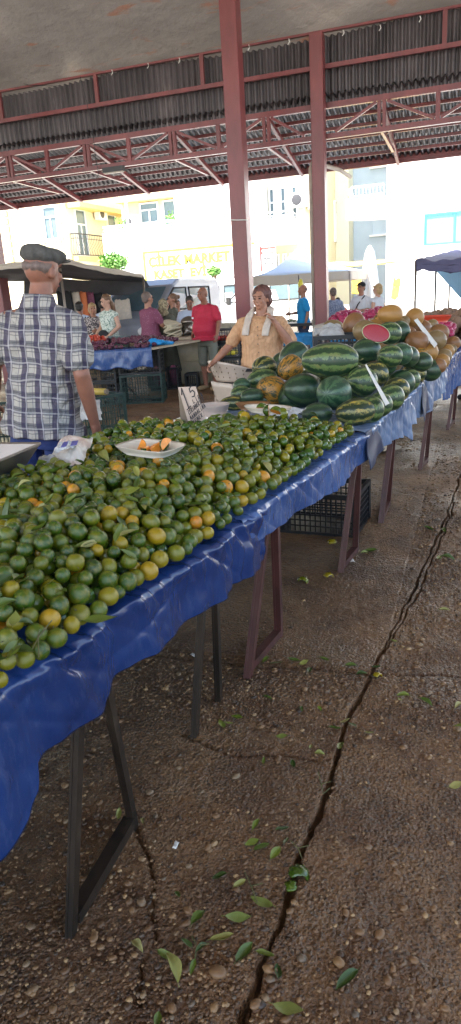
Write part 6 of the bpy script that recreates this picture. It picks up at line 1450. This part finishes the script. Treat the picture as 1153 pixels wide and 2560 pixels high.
        if hstyle == 'messy': m.ell(hd((0, .040, 1.640)), (.104, .098, .098), Hm); m.ell(hd((0, .062, 1.57)), (.100, .070, .075), Hm); m.cap(hd((-.076, .0, 1.64)), hd((-.078, .03, 1.56)), .022, .018); m.cap(hd((.076, .0, 1.64)), hd((.078, .03, 1.56)), .022, .018)
        # keep the face clear: cut with a moved front
        remesh(m, 'hair', max(.006, vox * .8), M[hair], t, 2, lambda c, n: .004 * fbm(c[:, 0] * 60 + c[:, 1] * 40, c[:, 2] * 20, 4, 3))
    if hcap: hcap(t, hd, Hm)
    # shirt
    if shirt:
        m = MB(); dr = .014; z0 = hem
        ext = [(0, -belly * .25, z0 - .0, .178 * g + dr + belly * .2, .128 * g + dr + belly * .45), (0, -belly * .25, z0 + .04, .176 * g + dr + belly * .2, .126 * g + dr + belly * .45)]
        zz = [v for v in (.90, 1.0) if v > z0 + .05]; zmin = min(zz) if zz else 1.10
        addtor(m, dr, zmin, 1.46, ext)
        for s, S0, (el, wr) in zip((-1, 1), sh, arms):
            el = Vector(el); wr = Vector(wr); m.cap(lean_((0 + s * .05, .008, 1.405)), S0, .048, .062 * ag)
            if sleeve == 'short': m.cap(S0, S0 + (el - S0) * .70, .066 * ag, .066 * ag)
            if sleeve == 'long': m.cap(S0, el, .066 * ag, .055 * ag); m.cap(el, el + (wr - el) * .92, .054 * ag, .042 * ag)
            if sleeve == 'none': pass
        wrf = lambda c, n: shirt_wr * (fbm(c[:, 0] * 7 + c[:, 2] * 3, c[:, 2] * 9 + c[:, 1] * 4, 7, 4)) + shirt_wr * .7 * np.abs(fbm(c[:, 0] * 16 - c[:, 2] * 9, c[:, 2] * 12, 8, 3))
        remesh(m, 'shirt', vox * .85, M[shirt], t, 3, wrf)
    m = MB(); wr2 = lambda c, n: .006 * fbm(c[:, 0] * 10, c[:, 2] * 7, 9, 4)
    if btype == 'skirt':
        m.loft([(0, 0, .28, .27 * g, .2 * g), (0, 0, .6, .22 * g, .17 * g), (0, 0, .86, .185 * g, .14 * g), (0, 0, 1.02, .165 * g, .125 * g)], 28); remesh(m, 'skirt', vox * 1.1, M[bottom], t, 3, lambda c, n: .012 * np.sin(np.arctan2(c[:, 1], c[:, 0]) * 9) * np.clip(1 - c[:, 2], 0, 1))
    else:
        end = .50 if btype == 'shorts' else .10
        m.loft([(0, 0, .74, .165 * g, .125 * g), (0, 0, .86, .180 * g, .135 * g), (0, -belly * .2, .98, .168 * g + belly * .1, .126 * g + belly * .3)], 28)
        for s in (-1, 1):
            hp = Vector((s * .09 * g, 0, .84)); kn = Vector((s * (.10 * g + st * .5), -.02, .50)); an = Vector((s * (.10 * g + st), .02, end)); m.cap(hp, kn, .094 * g, .082 * ag)
            if btype != 'shorts': m.cap(kn, an, .080 * ag, .066 * ag)
            else: m.cap(kn, kn + Vector((0, 0, -.03)), .085 * ag, .085 * ag)
        remesh(m, btype, vox * 1.1, M[bottom], t, 3, wr2)
    if feet:
        for s in (-1, 1):
            m = MB(); m.cap((s * (.10 * g + st), .06, .03), (s * (.12 * g + st), -.16, .03), .042, .040); m.build('shoe', M['black_cloth' if btype != 'shorts' else 'sack'], t, True)
    return t, hd, Hm, lean_
def Pp(px, py, D):
    p = atD(px, py, D); return p
def face_to(px):       # rotation so that the person faces the camera seen at this column
    d = ray(px, 700); return math.atan2(d.y, d.x) - math.pi / 2
# --- 1 man in plaid, from behind; facing away and a little to the right
def flat_cap(t, hd, Hm):
    m = MB(); m.ell(hd((0, .012, 1.664)), (.089, .112, .043), Hm @ Matrix.Rotation(rad(8), 3, 'X'), 28, 14); m.ell(hd((0, -.04, 1.672)), (.088, .085, .036), Hm, 24, 12); m.ell(hd((0, .035, 1.660)), (.088, .088, .045), Hm)
    remesh(m, 'cap', .006, M['felt'], t, 4, lambda c, n: .003 * fbm(c[:, 0] * 30, c[:, 1] * 30, 4, 3)); m = MB(); m.ell(hd((0, -.118, 1.655)), (.066, .045, .009), Hm @ Matrix.Rotation(rad(-14), 3, 'X'), 20, 8); m.build('cap_brim', M['felt'], t, True)
D1 = 3.6; p = Pp(94, 606, D1)
f1 = face_to(96)
man, hd, Hm, ln = person((p.x, p.y, 0), f1 + math.pi - rad(30), 'elderly man from behind in a plaid shirt, grey flat cap and blue trousers', h=p.z - .01, g=1.0, belly=.06, skin='skin_dark', head=(rad(-12), rad(4)), neckfwd=.02,
   arms=[((-.25, .06, 1.12), (-.255, -.06, .875)), ((.255, .03, 1.12), (.335, -.08, .915))], shirt='plaid', hem=.80, bottom='navy', hair='hair_grey', hstyle='bald_fringe', vox=.0058, hcap=flat_cap, shw=.165, shirt_wr=.013, handcurl=.95, sx=1.0)
man.rotation_mode = 'QUATERNION'; _q = Matrix.Rotation(f1 + math.pi - rad(30), 3, 'Z'); _ax = Vector((math.cos(f1), math.sin(f1), 0)); man.rotation_quaternion = (Matrix.Rotation(rad(6.3), 3, Vector((-_ax.y, _ax.x, 0))) @ _q).to_quaternion(); man.location = man.location - _ax * .19
m = MB(); V = []
for i in range(40):
    a = 2 * math.pi * i / 40
    for (rx, ry, z) in ((.086, .078, 1.415), (.074, .068, 1.455), (.068, .062, 1.480), (.073, .067, 1.484), (.082, .076, 1.455), (.098, .090, 1.415)): V.append(ln((rx * math.cos(a), .012 + ry * math.sin(a), z - .012 * math.cos(a) * 0 + (-.03 if math.sin(a) < -.6 else 0) )))
m.add(V, [(i * 6 + j, ((i + 1) % 40) * 6 + j, ((i + 1) % 40) * 6 + j + 1, i * 6 + j + 1) for i in range(40) for j in range(5)]); m.build('collar', M['plaid'], man, True)
# --- 11 woman in peach shirt
p = Pp(652, 726, 6.6); f = face_to(650)
wom, hd, Hm, ln = person((p.x, p.y, 0), f - rad(12), 'older woman in a peach shirt holding the pale towel round her neck', h=p.z + .02, g=1.22, belly=.10, bust=.10, skin='skin', head=(rad(-14), rad(2)),
   arms=[((-.36, -.10, 1.12), (-.50, -.22, .98)), ((.34, -.12, 1.10), (.17, -.21, 1.37))], shirt='peach', hem=.87, bottom='black_cloth', hair='hair_red', hstyle='messy', vox=.0075, shw=.18, shirt_wr=.010, handcurl=1.0)
for s, q in ((-1, [(-.05, .10, 1.50), (-.10, .02, 1.49), (-.115, -.10, 1.42), (-.125, -.19, 1.34), (-.135, -.22, 1.29), (-.14, -.23, 1.25)]), (1, [(-.05, .10, 1.50), (.05, .09, 1.50), (.10, .0, 1.49), (.11, -.12, 1.42), (.10, -.19, 1.36), (.085, -.235, 1.30), (.075, -.25, 1.24)])):
    m = MB()
    for o_ in (-.026, -.009, .009, .026):
        for i_, (a, b) in enumerate(zip(q[:-1], q[1:])): f_ = min(1, i_ / 2); f2 = min(1, (i_ + 1) / 2); m.cap((a[0] + o_ * f_, a[1] + abs(o_) * .3, a[2] + o_ * (1 - f_)), (b[0] + o_ * f2, b[1] + abs(o_) * .3, b[2] + o_ * (1 - f2)), .013, .013)
    remesh(m, 'towel', .007, M['towel'], wom, 2, lambda c, n: .005 * fbm(c[:, 0] * 30, c[:, 2] * 20, 4, 3))
m = MB(); m.loft([(0, -.03, .868, .262, .232), (0, -.03, .90, .262, .232)], 40); m.build('belt', M['black_cloth'], wom)
m = MB()
for i in range(5): m.ell(ln((.0, -.262 + .014 * abs(i - 2), .98 + .085 * i)), (.007, .004, .007))
m.build('shirt_buttons', M['card_dark'], wom, True)
# --- 10 man in red t-shirt
p = atz(527, 972, 0); hz = Pp(512, 720, 11.15).z; f = face_to(520)
per, hd, Hm, ln = person((p.x, p.y, 0), f - rad(30), 'stout bald man in a red t-shirt and khaki shorts leaning on the crate stack', h=hz + .01, g=1.02, belly=.17, skin='skin_dark', head=(rad(-10), rad(2)), neckfwd=.04, arms=[((-.24, .04, 1.13), (-.23, -.08, .95)), ((.27, -.03, 1.13), (.29, -.16, .93))],
   shirt='red_shirt', hem=.84, bottom='khaki', btype='shorts', hair='hair_grey', hstyle='none', vox=.010)
m = MB(); m.ell((-.10, -.27, 1.22), (.022, .008, .018)); m.build('chest_print', M['white_shirt'], per, True)
# --- the others
def pp_(px, py, D, yaw, label, **k):
    p = Pp(px, py, D); return person((p.x, p.y, 0), face_to(px) + rad(yaw), label, h=p.z + .01, **k)
A_fold = [((-.24, -.04, 1.13), (-.12, -.24, 1.10)), ((.24, -.04, 1.13), (.12, -.24, 1.12))]
A_table = [((-.26, -.08, 1.13), (-.18, -.32, 1.02)), ((.26, -.08, 1.13), (.18, -.32, 1.02))]
a_, hd, Hm, ln = pp_(198, 757, 13.2, 160, 'man seen from behind in a pale blue t-shirt with a black strap across his back', shirt='sky_shirt', hair='hair_dark', skin='skin_dark')
m = MB(); m.tube([(-.16, .14, 1.40), (-.02, .155, 1.2), (.17, .12, 1.0)], .012, 6); m.build('strap', M['black_cloth'], a_)
pp_(230, 760, 12.8, 10, 'blonde woman in a dark floral dress standing left of the ponytailed woman', shirt='floral_dark', sleeve='none', bottom='floral_dark', btype='skirt', hair='hair_blonde', hstyle='bob', skin='skin', g=.98, arms=[((-.24, .0, 1.14), (-.24, -.12, .98)), ((.24, -.02, 1.12), (.02, -.22, 1.14))])
pp_(256, 752, 14.6, 150, 'person in a light blue shirt mostly hidden behind the ponytailed woman', shirt='sky_shirt', hair='hair_dark')
a_, hd, Hm, ln = pp_(266, 739, 12.2, -50, 'tall woman with a long ponytail, pale green patterned top and black waist bag', shirt='floral_green', sleeve='none', bottom='floral_green', btype='skirt', hair='hair_brown', hstyle='verylong', skin='skin_light', g=.98, head=(rad(-10), rad(14)), arms=[((-.24, .0, 1.13), (-.20, -.2, .98)), ((.24, .02, 1.13), (.16, -.20, .97))])
m = MB(); m.ell((.0, -.17, .98), (.15, .05, .11)); m.build('waist_bag', M['black_cloth'], a_, True)
a_, hd, Hm, ln = pp_(368, 733, 12.0, 125, 'woman with short grey hair and glasses in a speckled plum t-shirt', shirt='pink_shirt', bottom='black_cloth', hair='hair_grey', hstyle='short', g=1.15, hem=.93, arms=A_table, skin='skin')
m = MB(); m.tube([hd((-.075, .0, 1.605)), hd((-.07, -.09, 1.603)), hd((.07, -.09, 1.603)), hd((.075, .0, 1.605))], .004, 5); m.build('glasses', M['black_cloth'], a_)
def scarf(t, hd, Hm):
    m = MB(); m.ell(hd((0, .03, 1.615)), (.094, .10, .11), Hm); m.ell(hd((0, .05, 1.50)), (.11, .09, .10), Hm); m.ell(hd((0, .06, 1.42)), (.15, .11, .07), Hm); remesh(m, 'headscarf', .011, M['scarf'], t, 2, lambda c, n: .006 * fbm(c[:, 0] * 20, c[:, 2] * 20, 4, 3))
pp_(410, 750, 12.2, 130, 'woman in a checked headscarf and long olive coat beside the plum-shirted woman', shirt='olive', sleeve='long', hem=.6, bottom='olive', btype='skirt', hair=None, hcap=scarf, arms=A_fold)
pp_(430, 737, 13.2, -80, 'young woman with brown hair in a bun facing right behind the woman in the headscarf', shirt='olive', hair='hair_brown', hstyle='bun', skin='skin', g=.95)
pp_(473, 742, 12.9, 4, 'man in a pale blue polo shirt looking down at the baskets', shirt='sky_shirt', hair='hair_dark', g=1.15, head=(rad(-6), rad(24)), lean=rad(8), arms=A_table, skin='skin_dark')
pp_(443, 752, 15, 20, 'person mostly hidden behind the man in the pale blue polo shirt', shirt='orange_cloth', hair='hair_dark')
pp_(757, 714, 14.4, -75, 'bald man in a bright blue t-shirt holding one forearm out, left of the right column', shirt='cyan_shirt', hair='hair_grey', hstyle='bald_fringe', skin='skin', bottom='jeans', arms=[((-.24, .02, 1.12), (-.14, -.27, 1.10)), ((.24, .04, 1.12), (.24, -.02, .9))], hem=.86)
pp_(832, 722, 14.8, -160, 'person in a blue-grey print shirt partly hidden by the right column', shirt='floral_blue', hair='hair_grey', skin='skin')
pp_(853, 741, 17, -30, 'dark-haired person in an orange top bending behind the far onions', shirt='orange_cloth', hair='hair_dark', skin='skin', lean=rad(25))
def basecap(mt):
    def f_(t, hd, Hm):
        m = MB(); m.ell(hd((0, .018, 1.650)), (.088, .10, .068), Hm, 22, 12); m.build('cap', M[mt], t, True); m = MB(); m.ell(hd((0, -.115, 1.645)), (.06, .055, .008), Hm, 16, 8); m.build('cap_brim', M[mt], t, True)
    return f_
a_, hd, Hm, ln = pp_(903, 708, 14.0, -35, 'man in a dark cap and pale t-shirt with a black strap across his chest', shirt='white_shirt', hair='hair_dark', hcap=basecap('black_cloth'), skin='skin', arms=A_fold)
m = MB(); m.tube([(.13, -.05, 1.43), (.02, -.155, 1.25), (-.15, -.13, .98)], .012, 6); m.build('strap', M['black_cloth'], a_); m = MB(); m.ell((-.16, -.14, .92), (.08, .04, .09)); m.build('shoulder_bag', M['black_cloth'], a_, True)
pp_(944, 712, 13.8, -120, 'blonde woman in a white sleeveless top beside the man in the dark cap', shirt='white_shirt', sleeve='none', hair='hair_blonde', hstyle='bob', skin='skin_light', bottom='jeans', g=.98)
pp_(1200, 680, 8.6, -75, 'man in a cream cap leaning in at the right edge, only his cap brim showing', shirt='towel', hair='hair_dark', hcap=basecap('cream_cap'), skin='skin_dark', lean=rad(4))
